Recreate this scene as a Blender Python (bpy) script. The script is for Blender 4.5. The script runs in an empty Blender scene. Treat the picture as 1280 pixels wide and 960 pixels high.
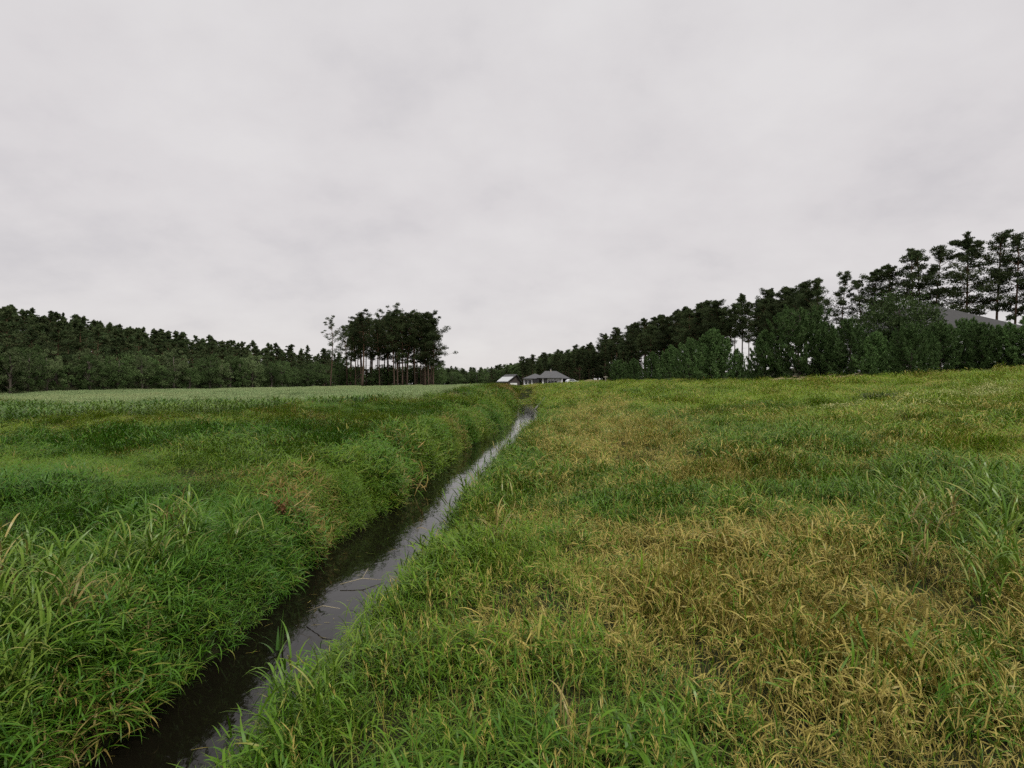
import bpy, math, random
import numpy as np
from mathutils import Vector

R = np.random.default_rng(7)
random.seed(7)
scene = bpy.context.scene
COL = scene.collection
F = 763.0          # focal length in photo pixels (1280 wide)
EYE = 2.3          # eye level above the near meadow
WATER = -0.9

# ------------------------------------------------------------------ maths helpers
def sstep(a, b, x):
    t = np.clip((np.asarray(x, float) - a) / (b - a), 0, 1)
    return t * t * (3 - 2 * t)

def softplus(x):
    x = np.asarray(x, float)
    return np.where(x > 20, x, np.log1p(np.exp(np.minimum(x, 20))))

def _hash(ix, iy, s):
    h = (ix.astype(np.int64) * 374761393 + iy.astype(np.int64) * 668265263 + s * 144269) & 0x7fffffff
    h = ((h ^ (h >> 13)) * 1274126177) & 0x7fffffff
    return ((h ^ (h >> 16)) & 0xffff) / 65535.0

def vnoise(x, y, s=0):
    x = np.asarray(x, float); y = np.asarray(y, float)
    ix = np.floor(x); iy = np.floor(y); fx = x - ix; fy = y - iy
    fx = fx * fx * (3 - 2 * fx); fy = fy * fy * (3 - 2 * fy)
    a = _hash(ix, iy, s); b = _hash(ix + 1, iy, s); c = _hash(ix, iy + 1, s); d = _hash(ix + 1, iy + 1, s)
    return (a * (1 - fx) + b * fx) * (1 - fy) + (c * (1 - fx) + d * fx) * fy

def fbm(x, y, s=0, o=4):
    v = 0; a = .5; n = 0
    for k in range(o):
        v = v + a * vnoise(x * 2 ** k + 17.3 * k, y * 2 ** k - 9.1 * k, s + k); n += a; a *= .5
    return v / n

def _xc(y):
    return np.interp(y, [-30, 0, 6.6, 11, 20, 30, 40, 49, 65, 81, 120, 200, 5000],
                     [-3.2, -3.0, -2.85, -2.5, -2.0, -1.1, -.1, .7, 1.25, 1.6, 2.2, 3, 3])
def xc(y):
    y = np.asarray(y, float)
    return sum(_xc(y + d) for d in (-4, -2, 0, 2, 4)) / 5

def base(y):
    return 1.4 * sstep(0, 150, y)

def ground(x, y):
    """height of the bare ground"""
    x = np.asarray(x, float); y = np.asarray(y, float)
    u = x - xc(y)
    g = base(y)
    far = 1 - sstep(500, 900, np.hypot(x, y))
    g = g + (.071) * np.minimum(softplus((u - 4) / 3) * 3, 95)
    lw = np.clip(-x - 5, 0, 90)
    g = g + .3 * sstep(1.2, 4.5, -u) * (1 - sstep(9, 22, -u)) - .00022 * lw ** 2 * (1 - sstep(260, 400, y)) * (1 - sstep(95, 150, -x))
    g = g + np.minimum(.148 * softplus((-x - 84) / 8) * 8, 15) * (1 - sstep(240, 380, y)) * sstep(40, 110, y)
    g = g + .35 * np.exp(-((x - 8) / 16) ** 2 - ((y - 207) / 26) ** 2)      # the house plot
    # hummocks
    bump = (fbm(x * .5, y * .5, 3, 3) - .5) * np.where(u < 0, .55, .36) + (fbm(x * .12, y * .12, 9, 2) - .5) * .5 * sstep(6, 30, np.abs(u))
    g = g + bump * (1 - sstep(150, 260, y)) * sstep(1.2, 3.0, np.abs(u))
    # low bund left of the ditch where the banks are highest
    g = g + .12 * np.exp(-((u + 6.5) / 2.6) ** 2) * sstep(55, 100, y) * (1 - sstep(135, 165, y))
    # the ditch
    near_ = 1 - sstep(5.0, 9.0, y)
    w0 = np.where(u < 0, .62 - .34 * near_ + .12 * sstep(14, 24, y) * (1 - sstep(85, 100, y)), .78 + .22 * sstep(12, 24, y) * (1 - sstep(85, 100, y)))
    wob = (fbm(y * .5, y * 0 + 3.1, 21, 3) - .5) * .75
    wobr = (fbm(y * .35, y * 0 + 8.7, 25, 3) - .5) * .6
    w1 = np.where(u < 0, 1.30 - .34 * near_ + .022 * np.clip(y, 0, 160) + wob, 1.6 + .026 * np.clip(y, 0, 160) + wobr)
    sm = sstep(0, 1, (np.abs(u) - w0 - np.where(u < 0, wob * .4, wobr * .4)) / (w1 - w0))
    sm = np.maximum(sm, sstep(146, 158, y))
    bed = -1.4
    g = bed * (1 - sm) + g * sm
    return g * far + 1.5 * (1 - far)

def gz(x, y):
    return float(ground(np.array([x]), np.array([y]))[0])

# ------------------------------------------------------------------ mesh helpers
def mesh_np(name, V, Q, attrs=None, smooth=True, mats=None):
    V = np.asarray(V, np.float32).reshape(-1, 3); Q = np.asarray(Q, np.int32)
    k = Q.shape[1]
    me = bpy.data.meshes.new(name)
    me.vertices.add(len(V)); me.vertices.foreach_set("co", V.ravel())
    me.loops.add(Q.size); me.loops.foreach_set("vertex_index", Q.ravel())
    me.polygons.add(len(Q)); me.polygons.foreach_set("loop_start", np.arange(0, Q.size, k, dtype=np.int32))
    if smooth: me.polygons.foreach_set("use_smooth", np.ones(len(Q), bool))
    for n, a in (attrs or {}).items():
        at = me.attributes.new(n, 'FLOAT', 'POINT'); at.data.foreach_set("value", np.asarray(a, np.float32).ravel())
    me.update(calc_edges=True); me.validate()
    for m in (mats or []): me.materials.append(m)
    return me

def obj(name, me, parent=None, loc=None, mat=None):
    o = bpy.data.objects.new(name, me)
    COL.objects.link(o)
    if mat: o.data.materials.append(mat)
    if parent: o.parent = parent
    if loc is not None: o.location = loc
    return o

def tag(o, label=None, cat=None, group=None, kind=None):
    if label: o['label'] = label
    if cat: o['category'] = cat
    if group: o['group'] = group
    if kind: o['kind'] = kind
    return o

def empty(name, loc, rz=0):
    o = bpy.data.objects.new(name, None); COL.objects.link(o)
    o.empty_display_size = .3
    o.location = loc; o.rotation_euler = (0, 0, rz); return o

class MB:
    """collects polygons into one mesh"""
    def __init__(s): s.v = []; s.f = []
    def poly(s, pts):
        i = len(s.v); s.v += [tuple(p) for p in pts]; s.f.append(tuple(range(i, i + len(pts))))
    def box(s, x0, x1, y0, y1, z0, z1):
        i = len(s.v)
        s.v += [(x, y, z) for z in (z0, z1) for x, y in ((x0, y0), (x1, y0), (x1, y1), (x0, y1))]
        s.f += [tuple(i + k for k in q) for q in ((3, 2, 1, 0), (4, 5, 6, 7), (0, 1, 5, 4), (1, 2, 6, 5), (2, 3, 7, 6), (3, 0, 4, 7))]
    def tube(s, P, rad, n=7, cap=True):
        P = [Vector(p) for p in P]; i0 = len(s.v)
        for k, p in enumerate(P):
            d = (P[min(k + 1, len(P) - 1)] - P[max(k - 1, 0)]).normalized()
            a = d.orthogonal().normalized(); b = d.cross(a)
            r = rad[k] if hasattr(rad, '__len__') else rad
            for j in range(n):
                t = 2 * math.pi * j / n
                s.v.append(tuple(p + a * math.cos(t) * r + b * math.sin(t) * r))
        for k in range(len(P) - 1):
            for j in range(n):
                s.f.append((i0 + k * n + j, i0 + k * n + (j + 1) % n, i0 + (k + 1) * n + (j + 1) % n, i0 + (k + 1) * n + j))
        if cap:
            s.f.append(tuple(i0 + j for j in reversed(range(n)))); s.f.append(tuple(i0 + (len(P) - 1) * n + j for j in range(n)))
    def cyl(s, c, axis, r, h, n=16):
        c = Vector(c); a = Vector(axis).normalized()
        s.tube([c - a * h / 2, c + a * h / 2], r, n)
    def prism(s, pts, y0, y1):
        """outline in x,z pushed along y"""
        n = len(pts); i = len(s.v)
        s.v += [(x, y0, z) for x, z in pts] + [(x, y1, z) for x, z in pts]
        s.f.append(tuple(i + k for k in range(n))); s.f.append(tuple(i + n + k for k in reversed(range(n))))
        for k in range(n):
            s.f.append((i + k, i + n + k, i + n + (k + 1) % n, i + (k + 1) % n))
    def mesh(s, name, mat=None, smooth=False):
        me = bpy.data.meshes.new(name); me.from_pydata(s.v, [], s.f)
        import bmesh
        b = bmesh.new(); b.from_mesh(me); bmesh.ops.recalc_face_normals(b, faces=b.faces); b.to_mesh(me); b.free()
        if smooth: me.polygons.foreach_set("use_smooth", [True] * len(me.polygons))
        if mat: me.materials.append(mat)
        return me
    def build(s, name, mat, parent=None, loc=None, smooth=False):
        return obj(name, s.mesh(name, mat, smooth), parent, loc)

# ------------------------------------------------------------------ materials
def new_mat(name):
    m = bpy.data.materials.new(name); m.use_nodes = True
    nt = m.node_tree; nt.nodes.clear()
    out = nt.nodes.new('ShaderNodeOutputMaterial')
    return m, nt, nt.nodes, nt.links, out

def rgb(nt, c):
    n = nt.nodes.new('ShaderNodeRGB'); n.outputs[0].default_value = (*c, 1); return n.outputs[0]

def mix(nt, fac, a, b):
    n = nt.nodes.new('ShaderNodeMix'); n.data_type = 'RGBA'
    for sock, v in ((n.inputs[0], fac), (n.inputs[6], a), (n.inputs[7], b)):
        if isinstance(v, (int, float)): sock.default_value = v
        elif isinstance(v, tuple): sock.default_value = (*v, 1)
        else: nt.links.new(v, sock)
    return n.outputs[2]

def mth(nt, op, a, b=0.0, clamp=False):
    n = nt.nodes.new('ShaderNodeMath'); n.operation = op; n.use_clamp = clamp
    for sock, v in ((n.inputs[0], a), (n.inputs[1], b)):
        if isinstance(v, (int, float)): sock.default_value = v
        else: nt.links.new(v, sock)
    return n.outputs[0]

def attr(nt, name, typ='GEOMETRY'):
    n = nt.nodes.new('ShaderNodeAttribute'); n.attribute_type = typ; n.attribute_name = name
    return n.outputs['Fac']

def noise(nt, scale, detail=4, coord='Object', rough=.6, vec=None):
    t = nt.nodes.new('ShaderNodeTexNoise'); t.inputs['Scale'].default_value = scale
    t.inputs['Detail'].default_value = detail; t.inputs['Roughness'].default_value = rough
    if vec is None:
        c = nt.nodes.new('ShaderNodeTexCoord'); vec = c.outputs[coord]
    nt.links.new(vec, t.inputs['Vector']); return t.outputs['Fac']

def ramp(nt, fac, stops):
    r = nt.nodes.new('ShaderNodeValToRGB'); e = r.color_ramp.elements
    while len(e) < len(stops): e.new(.5)
    for k, (p, c) in enumerate(stops): e[k].position = p; e[k].color = (*c, 1)
    nt.links.new(fac, r.inputs[0]); return r.outputs[0]

def leafy(nt, out, col, rough=.5, trans=.3, spec=.35):
    p = nt.nodes.new('ShaderNodeBsdfPrincipled')
    p.inputs['Roughness'].default_value = rough
    p.inputs['Specular IOR Level'].default_value = spec
    nt.links.new(col, p.inputs['Base Color'])
    t = nt.nodes.new('ShaderNodeBsdfTranslucent'); nt.links.new(col, t.inputs['Color'])
    ms = nt.nodes.new('ShaderNodeMixShader'); ms.inputs[0].default_value = trans
    nt.links.new(p.outputs[0], ms.inputs[1]); nt.links.new(t.outputs[0], ms.inputs[2])
    nt.links.new(ms.outputs[0], out.inputs['Surface'])

def grass_mat(name, g0, g1, g2, d0, d1, tip=.25, rough=.42, trans=.3, spec=.45):
    """blade colour: three greens by instance hue and blade chance, straw where the blade is dead"""
    m, nt, N, L, out = new_mat(name)
    rnd = attr(nt, 'rnd'); t = attr(nt, 't'); dry = attr(nt, 'dry', 'INSTANCER'); hue = attr(nt, 'hue', 'INSTANCER')
    a = mix(nt, rnd, g0, g1)
    col = mix(nt, hue, a, g2)
    r2 = mth(nt, 'FRACT', mth(nt, 'MULTIPLY', rnd, 37.7))
    straw = mix(nt, r2, d0, d1)
    fac = mth(nt, 'ADD', mth(nt, 'MULTIPLY', mth(nt, 'SUBTRACT', dry, r2), 5.0), .5, True)
    # dying from the tip
    tipf = mth(nt, 'MULTIPLY', mth(nt, 'SUBTRACT', t, .55, True), tip * 2)
    fac = mth(nt, 'ADD', fac, tipf, True)
    col = mix(nt, fac, col, straw)
    leafy(nt, out, col, rough, trans, spec)
    return m

M = {}
M['meadow'] = grass_mat('meadow_blades', (.036, .105, .004), (.085, .18, .012), (.155, .245, .012), (.41, .335, .085), (.19, .148, .036), spec=.2, rough=.45, trans=.14)
M['bank'] = grass_mat('bank_blades', (.028, .098, .005), (.072, .17, .012), (.13, .19, .012), (.27, .20, .055), (.16, .10, .03), tip=.06, spec=.2, rough=.45, trans=.14)
M['reed'] = grass_mat('reed_leaves', (.05, .13, .008), (.12, .22, .025), (.16, .24, .03), (.36, .30, .10), (.20, .14, .05), tip=.08, rough=.38, spec=.25, trans=.2)
M['maize'] = grass_mat('maize_leaves', (.035, .105, .008), (.09, .19, .02), (.17, .25, .04), (.3, .25, .1), (.2, .15, .06), tip=.05, rough=.4, spec=.4)
M['cereal'] = grass_mat('cereal_stalks', (.22, .31, .125), (.28, .38, .17), (.32, .39, .175), (.4, .4, .2), (.35, .35, .17), tip=.1, rough=.7, spec=.15)
M['flower'] = grass_mat('flower_heads', (.33, .37, .08), (.44, .45, .16), (.40, .42, .18), (.5, .45, .2), (.4, .35, .15), tip=0, rough=.7)

def crown_mat(name, c0, c1, c2, rough=.6, trans=.22):
    m, nt, N, L, out = new_mat(name)
    rnd = attr(nt, 'rnd'); cl = attr(nt, 'clump')
    oi = N.new('ShaderNodeObjectInfo')
    col = mix(nt, rnd, c0, c1)
    col = mix(nt, mth(nt, 'MULTIPLY', cl, .6), col, c2)
    v = mth(nt, 'ADD', mth(nt, 'MULTIPLY', oi.outputs['Random'], .75), .60)
    h = N.new('ShaderNodeHueSaturation'); L.new(v, h.inputs['Value']); L.new(col, h.inputs['Color'])
    leafy(nt, out, h.outputs[0], rough, trans, .06)
    return m
M['pine'] = crown_mat('pine_needles', (0.036, 0.058, 0.022), (0.062, 0.088, 0.034), (0.058, 0.066, 0.028))
M['hillpine'] = crown_mat('wood_needles', (0.04, 0.068, 0.026), (0.07, 0.102, 0.04), (0.08, 0.088, 0.038))
M['young'] = crown_mat('young_pine_needles', (.056, .114, .033), (.100, .170, .054), (.138, .208, .076))
M['broad'] = crown_mat('broad_leaves', (.050, .090, .027), (.082, .130, .043), (.105, .142, .055))
M['birch'] = crown_mat('pale_leaves', (0.1, 0.145, 0.055), (0.13, 0.175, 0.072), (0.15, 0.18, 0.085))

def bark_mat(name, low, high, z0, z1):
    m, nt, N, L, out = new_mat(name)
    tc = N.new('ShaderNodeTexCoord'); sp = N.new('ShaderNodeSeparateXYZ'); L.new(tc.outputs['Object'], sp.inputs[0])
    mr = N.new('ShaderNodeMapRange'); mr.inputs[1].default_value = z0; mr.inputs[2].default_value = z1
    L.new(sp.outputs['Z'], mr.inputs[0])
    col = mix(nt, mr.outputs[0], low, high)
    n = noise(nt, 6, 5)
    col = mix(nt, mth(nt, 'MULTIPLY', n, .55), col, (.05, .04, .03))
    p = N.new('ShaderNodeBsdfPrincipled'); p.inputs['Roughness'].default_value = .9
    p.inputs['Specular IOR Level'].default_value = .1
    L.new(col, p.inputs['Base Color'])
    b = N.new('ShaderNodeBump'); b.inputs['Strength'].default_value = .6; L.new(n, b.inputs['Height']); L.new(b.outputs[0], p.inputs['Normal'])
    L.new(p.outputs[0], out.inputs['Surface']); return m
M['pinebark'] = bark_mat('pine_bark', (.10, .068, .050), (.16, .088, .052), 3, 11)
M['greybark'] = bark_mat('grey_bark', (.10, .085, .07), (.12, .10, .085), 1, 8)

def plain(name, c, rough=.7, var=.25, scale=3, bump=0, spec=.3, metal=0):
    m, nt, N, L, out = new_mat(name)
    n = noise(nt, scale, 6)
    col = mix(nt, n, tuple(k * (1 - var) for k in c), tuple(min(k * (1 + var), .95) for k in c))
    p = N.new('ShaderNodeBsdfPrincipled'); L.new(col, p.inputs['Base Color'])
    p.inputs['Roughness'].default_value = rough; p.inputs['Specular IOR Level'].default_value = spec
    p.inputs['Metallic'].default_value = metal
    if bump:
        b = N.new('ShaderNodeBump'); b.inputs['Strength'].default_value = bump; L.new(n, b.inputs['Height']); L.new(b.outputs[0], p.inputs['Normal'])
    L.new(p.outputs[0], out.inputs['Surface']); return m
M['render'] = plain('white_render', (.76, .75, .73), .85, .06, 2)
M['stone'] = plain('pale_stone', (.42, .38, .33), .9, .3, 8, .4)
M['darkwood'] = plain('dark_boards', (.06, .05, .045), .75, .3, 6, .3)
M['glass'] = plain('window_glass', (.03, .035, .04), .06, .1, 1, 0, .6)
M['frame'] = plain('dark_frame', (.07, .07, .075), .5, .1)
M['metalgrey'] = plain('grey_metal', (.34, .35, .36), .45, .12, 4, 0, .5)
M['carpaint'] = plain('white_car_paint', (.72, .73, .74), .22, .02, 1, 0, .6)
M['rubber'] = plain('tyre_rubber', (.025, .025, .026), .85, .1)
M['concrete'] = plain('weathered_concrete', (.24, .235, .20), .9, .2, 5, .3)
M['mound'] = plain('dry_turf', (.16, .14, .06), .95, .5, 1.5, .5)
M['brush'] = plain('cut_brushwood', (.36, .28, .18), .9, .4, 5, .3)
M['oldwood'] = plain('weathered_wood', (.30, .27, .22), .9, .3, 12, .3)
M['sand'] = plain('pale_sand', (.46, .38, .26), .95, .25, 6, .4)

def roof_mat(name, c):
    m, nt, N, L, out = new_mat(name)
    tc = N.new('ShaderNodeTexCoord'); sp = N.new('ShaderNodeSeparateXYZ'); L.new(tc.outputs['Object'], sp.inputs[0])
    cx = N.new('ShaderNodeCombineXYZ')
    L.new(mth(nt, 'MULTIPLY', sp.outputs['Z'], 1.0), cx.inputs['Z'])
    w = N.new('ShaderNodeTexWave'); w.wave_type = 'BANDS'; w.bands_direction = 'Z'; w.wave_profile = 'SAW'
    w.inputs['Scale'].default_value = 1.6; w.inputs['Distortion'].default_value = .15; L.new(tc.outputs['Object'], w.inputs['Vector'])
    n = noise(nt, 1.3, 5)
    col = mix(nt, n, tuple(k * .75 for k in c), tuple(k * 1.2 for k in c))
    col = mix(nt, mth(nt, 'MULTIPLY', w.outputs['Fac'], .35), col, tuple(k * .45 for k in c))
    p = N.new('ShaderNodeBsdfPrincipled'); p.inputs['Roughness'].default_value = .85; p.inputs['Specular IOR Level'].default_value = .12; L.new(col, p.inputs['Base Color'])
    b = N.new('ShaderNodeBump'); b.inputs['Strength'].default_value = .5; b.inputs['Distance'].default_value = .05
    L.new(w.outputs['Fac'], b.inputs['Height']); L.new(b.outputs[0], p.inputs['Normal'])
    L.new(p.outputs[0], out.inputs['Surface']); return m
M['roof'] = roof_mat('grey_roof_tiles', (.125, .125, .128))
M['roofbrown'] = roof_mat('brown_grey_roof_tiles', (.082, .081, .080))
M['roofmetal'] = plain('pale_metal_sheet', (.55, .56, .57), .4, .1, 2, 0, .5)

# ground
m, nt, N, L, out = new_mat('earth_and_thatch')
n1 = noise(nt, .35, 6); n2 = noise(nt, 9, 6)
c = ramp(nt, n1, [(.3, (.012, .020, .005)), (.55, (.022, .030, .008)), (.75, (.038, .036, .012))])
c = mix(nt, n2, c, (.022, .018, .010))
p = N.new('ShaderNodeBsdfPrincipled'); p.inputs['Roughness'].default_value = .95; p.inputs['Specular IOR Level'].default_value = .1
L.new(c, p.inputs['Base Color'])
b = N.new('ShaderNodeBump'); b.inputs['Strength'].default_value = .8; L.new(n2, b.inputs['Height']); L.new(b.outputs[0], p.inputs['Normal'])
L.new(p.outputs[0], out.inputs['Surface']); M['ground'] = m

# water
m, nt, N, L, out = new_mat('ditch_water')
tc = N.new('ShaderNodeTexCoord')
mp = N.new('ShaderNodeMapping'); mp.inputs['Scale'].default_value = (1, .45, 1); L.new(tc.outputs['Object'], mp.inputs[0])
n1 = noise(nt, 2.2, 3, vec=mp.outputs[0]); n2 = noise(nt, 9, 2, vec=mp.outputs[0])
h = mth(nt, 'ADD', n1, mth(nt, 'MULTIPLY', n2, .3))
p = N.new('ShaderNodeBsdfPrincipled'); p.inputs['Base Color'].default_value = (.006, .005, .0032, 1)
p.inputs['Roughness'].default_value = .04; p.inputs['IOR'].default_value = 1.33
b = N.new('ShaderNodeBump'); b.inputs['Strength'].default_value = .07; b.inputs['Distance'].default_value = .08
L.new(h, b.inputs['Height']); L.new(b.outputs[0], p.inputs['Normal'])
L.new(p.outputs[0], out.inputs['Surface']); M['water'] = m

# ------------------------------------------------------------------ terrain and water
us = np.unique(np.concatenate([np.arange(-6, 6.01, .2), np.sign(np.linspace(-1, 1, 161)) * (6 + 2600 * np.abs(np.linspace(-1, 1, 161)) ** 3.6)]))
us = us[np.concatenate([[True], np.diff(us) > .04])]
ys = np.concatenate([np.linspace(-60, -4, 15), np.arange(-3, 26, .35), np.arange(26, 70, .7), np.arange(70, 170, 1.3), 170 + 2800 * np.linspace(0, 1, 60) ** 2.6])
ys = np.unique(np.round(ys, 3))
U, Y = np.meshgrid(us, ys)
X = U + xc(Y)
Z = ground(X, Y)
V = np.stack([X, Y, Z], -1).reshape(-1, 3)
nu, ny = len(us), len(ys)
I = np.arange(nu * ny).reshape(ny, nu)
Q = np.stack([I[:-1, :-1], I[:-1, 1:], I[1:, 1:], I[1:, :-1]], -1).reshape(-1, 4)
tag(obj('ground', mesh_np('ground', V, Q, mats=[M['ground']])), kind='structure')

yw = np.concatenate([np.arange(-12, 60, .7), np.arange(60, 98, 2)])
UW, YW = np.meshgrid(np.linspace(-2.0, 2.0, 13), yw)
V = np.stack([UW + xc(YW), YW, np.full_like(YW, WATER)], -1).reshape(-1, 3)
I = np.arange(V.shape[0]).reshape(len(yw), 13)
Q = np.stack([I[:-1, :-1], I[:-1, 1:], I[1:, 1:], I[1:, :-1]], -1).reshape(-1, 4)
tag(obj('water', mesh_np('water', V, Q, mats=[M['water']])), kind='structure')

# ------------------------------------------------------------------ grass blades
def ribbons(root, az, th0, curl, length, width, seg=4, belly=.35, twist=0.0, rnd=None, base_w=.6):
    """arched ribbons; root (n,3), everything else (n,) arrays -> V, Q, rnd, t"""
    n = len(az)
    t = np.linspace(0, 1, seg + 1)
    th = th0[:, None] + curl[:, None] * t[None, :] ** 1.4
    ds = (length / seg)[:, None]
    thm = (th[:, 1:] + th[:, :-1]) / 2
    hx = np.concatenate([np.zeros((n, 1)), np.cumsum(np.sin(thm) * ds, 1)], 1)
    hz = np.concatenate([np.zeros((n, 1)), np.cumsum(np.cos(thm) * ds, 1)], 1)
    P = np.stack([root[:, None, 0] + hx * np.cos(az)[:, None], root[:, None, 1] + hx * np.sin(az)[:, None], root[:, None, 2] + hz], -1)
    tw = (np.asarray(twist) * np.ones(n))[:, None] * t[None, :]
    ta = az[:, None] + math.pi / 2 + tw
    S = np.stack([np.cos(ta), np.sin(ta), .25 * np.sin(tw * 2)], -1)
    prof = np.where(t < belly, base_w + (1 - base_w) * (t / belly), np.clip(1 - (np.maximum(t - belly, 0) / (1 - belly)) ** 1.7, .04, 1))
    W = width[:, None, None] * prof[None, :, None] * .5
    V = np.stack([P - S * W, P + S * W], 2)          # n, seg+1, 2, 3
    idx = np.arange(n * (seg + 1) * 2).reshape(n, seg + 1, 2)
    Q = np.stack([idx[:, :-1, 0], idx[:, :-1, 1], idx[:, 1:, 1], idx[:, 1:, 0]], -1).reshape(-1, 4)
    r = R.random(n) if rnd is None else rnd
    RN = np.broadcast_to(r[:, None, None], (n, seg + 1, 2)); T = np.broadcast_to(t[None, :, None], (n, seg + 1, 2))
    return V.reshape(-1, 3), Q, RN.reshape(-1), T.reshape(-1)

def join(parts):
    Vs, Qs, Rs, Ts = [], [], [], []; o = 0
    for v, q, r, t in parts:
        Vs.append(v); Qs.append(q + o); Rs.append(r); Ts.append(t); o += len(v)
    return np.concatenate(Vs), np.concatenate(Qs), np.concatenate(Rs), np.concatenate(Ts)

def disc(n, r):
    a = R.random(n) * 6.283; q = np.sqrt(R.random(n)) * r
    return np.stack([q * np.cos(a), q * np.sin(a), np.full(n, -.03)], -1)

def clump(n, r, L, W, th=(.05, .5), curl=(.3, 1.6), seg=4):
    root = disc(n, r)
    az = np.arctan2(root[:, 1], root[:, 0]) + R.normal(0, 1.1, n)
    return ribbons(root, az, R.uniform(*th, n), R.uniform(*curl, n), L * R.uniform(.5, 1.15, n), W * R.uniform(.6, 1.2, n), seg, twist=R.normal(0, .5, n))

def sward(n, r, L, W, h, seg=4):
    """tuft of upright blades with shorter bent leaves held at all heights"""
    nb = n // 3
    a = clump(nb, r, L, W, (.05, .6), (.4, 2.0), seg)
    m_ = n - nb
    root = disc(m_, r * 1.15); root[:, 2] = h * R.uniform(.05, 1.0, m_) ** .8
    b = ribbons(root, R.random(m_) * 6.283, R.uniform(.25, 1.35, m_), R.uniform(.5, 1.9, m_), L * R.uniform(.32, .75, m_), W * R.uniform(.6, 1.25, m_), seg, twist=R.normal(0, .7, m_))
    return join([a, b])

def seed_stems(n, r, h):
    root = disc(n, r); az = R.random(n) * 6.283; th = R.uniform(0, .3, n); cu = R.uniform(0, .5, n); hh = h * R.uniform(.7, 1.15, n)
    st = ribbons(root, az, th, cu, hh, np.full(n, .0035), 4, base_w=1)
    parts = [st]
    for k in range(n):
        q = 9; f = np.linspace(.82, 1.0, q); d = hh[k] * f
        t_ = th[k] + cu[k] * .45
        rt = root[k] + np.stack([np.sin(t_) * np.cos(az[k]) * d, np.sin(t_) * np.sin(az[k]) * d, np.cos(t_) * d], -1)
        parts.append(ribbons(rt, az[k] + R.normal(0, 1.2, q), R.uniform(.1, .7, q), R.uniform(0, .8, q), R.uniform(.03, .06, q), np.full(q, .007), 2, belly=.5))
    return join(parts)

def lib(name, parts, mat):
    """prototypes for scattering; their collection is not part of the scene itself"""
    c = bpy.data.collections.new(name)
    for k, (v, q, r, t) in enumerate(parts):
        me = mesh_np(name, v, q, {'rnd': r, 't': t}, mats=[mat])
        o = bpy.data.objects.new('%s_%02d' % (name, k), me); c.objects.link(o)
    return c

def scatter(name, coll, P, rot, scl, dry, hue, idx):
    me = bpy.data.meshes.new(name)
    me.vertices.add(len(P)); me.vertices.foreach_set('co', np.asarray(P, np.float32).ravel())
    for n, a in (('scl', scl), ('dry', dry), ('hue', hue)):
        at = me.attributes.new(n, 'FLOAT', 'POINT'); at.data.foreach_set('value', np.asarray(a, np.float32))
    at = me.attributes.new('rot', 'FLOAT_VECTOR', 'POINT'); at.data.foreach_set('vector', np.asarray(rot, np.float32).ravel())
    at = me.attributes.new('idx', 'INT', 'POINT'); at.data.foreach_set('value', np.asarray(idx, np.int32))
    o = obj(name, me)
    g = bpy.data.node_groups.new(name, 'GeometryNodeTree')
    g.interface.new_socket('Geometry', in_out='INPUT', socket_type='NodeSocketGeometry')
    g.interface.new_socket('Geometry', in_out='OUTPUT', socket_type='NodeSocketGeometry')
    nin = g.nodes.new('NodeGroupInput'); nout = g.nodes.new('NodeGroupOutput')
    ci = g.nodes.new('GeometryNodeCollectionInfo'); ci.inputs['Collection'].default_value = coll
    ci.inputs['Separate Children'].default_value = True; ci.inputs['Reset Children'].default_value = True
    iop = g.nodes.new('GeometryNodeInstanceOnPoints'); iop.inputs['Pick Instance'].default_value = True
    def na(n, typ):
        a = g.nodes.new('GeometryNodeInputNamedAttribute'); a.data_type = typ; a.inputs['Name'].default_value = n
        return a.outputs['Attribute']
    e2r = g.nodes.new('FunctionNodeEulerToRotation')
    g.links.new(na('rot', 'FLOAT_VECTOR'), e2r.inputs[0])
    g.links.new(nin.outputs[0], iop.inputs['Points']); g.links.new(ci.outputs[0], iop.inputs['Instance'])
    g.links.new(na('idx', 'INT'), iop.inputs['Instance Index']); g.links.new(e2r.outputs[0], iop.inputs['Rotation'])
    g.links.new(na('scl', 'FLOAT'), iop.inputs['Scale']); g.links.new(iop.outputs[0], nout.inputs[0])
    md = o.modifiers.new('scatter', 'NODES'); md.node_group = g
    return o

def rotations(n, lean_dir, lean):
    """spin about z, then lean by an angle towards a direction; returns xyz eulers"""
    a = R.random(n) * 6.283
    ca, sa = np.cos(a), np.sin(a)
    ax = np.stack([-np.sin(lean_dir), np.cos(lean_dir)], -1)     # axis of the lean
    c, s = np.cos(lean), np.sin(lean); kx, ky = ax[:, 0], ax[:, 1]
    T = np.zeros((n, 3, 3))
    T[:, 0, 0] = c + kx * kx * (1 - c); T[:, 0, 1] = kx * ky * (1 - c); T[:, 0, 2] = ky * s
    T[:, 1, 0] = kx * ky * (1 - c); T[:, 1, 1] = c + ky * ky * (1 - c); T[:, 1, 2] = -kx * s
    T[:, 2, 0] = -ky * s; T[:, 2, 1] = kx * s; T[:, 2, 2] = c
    S = np.zeros((n, 3, 3)); S[:, 0, 0] = ca; S[:, 0, 1] = -sa; S[:, 1, 0] = sa; S[:, 1, 1] = ca; S[:, 2, 2] = 1
    Q = T @ S
    return np.stack([np.arctan2(Q[:, 2, 1], Q[:, 2, 2]), -np.arcsin(np.clip(Q[:, 2, 0], -1, 1)), np.arctan2(Q[:, 1, 0], Q[:, 0, 0])], -1)

def in_view(x, y, margin=3.5, k=1.0):
    return (np.abs(x) < y * k + margin)

def pts(x0, x1, y0, y1, dens):
    n = int((x1 - x0) * (y1 - y0) * dens)
    x = R.uniform(x0, x1, n); y = R.uniform(y0, y1, n)
    ok = in_view(x, y)
    return x[ok], y[ok]

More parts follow.
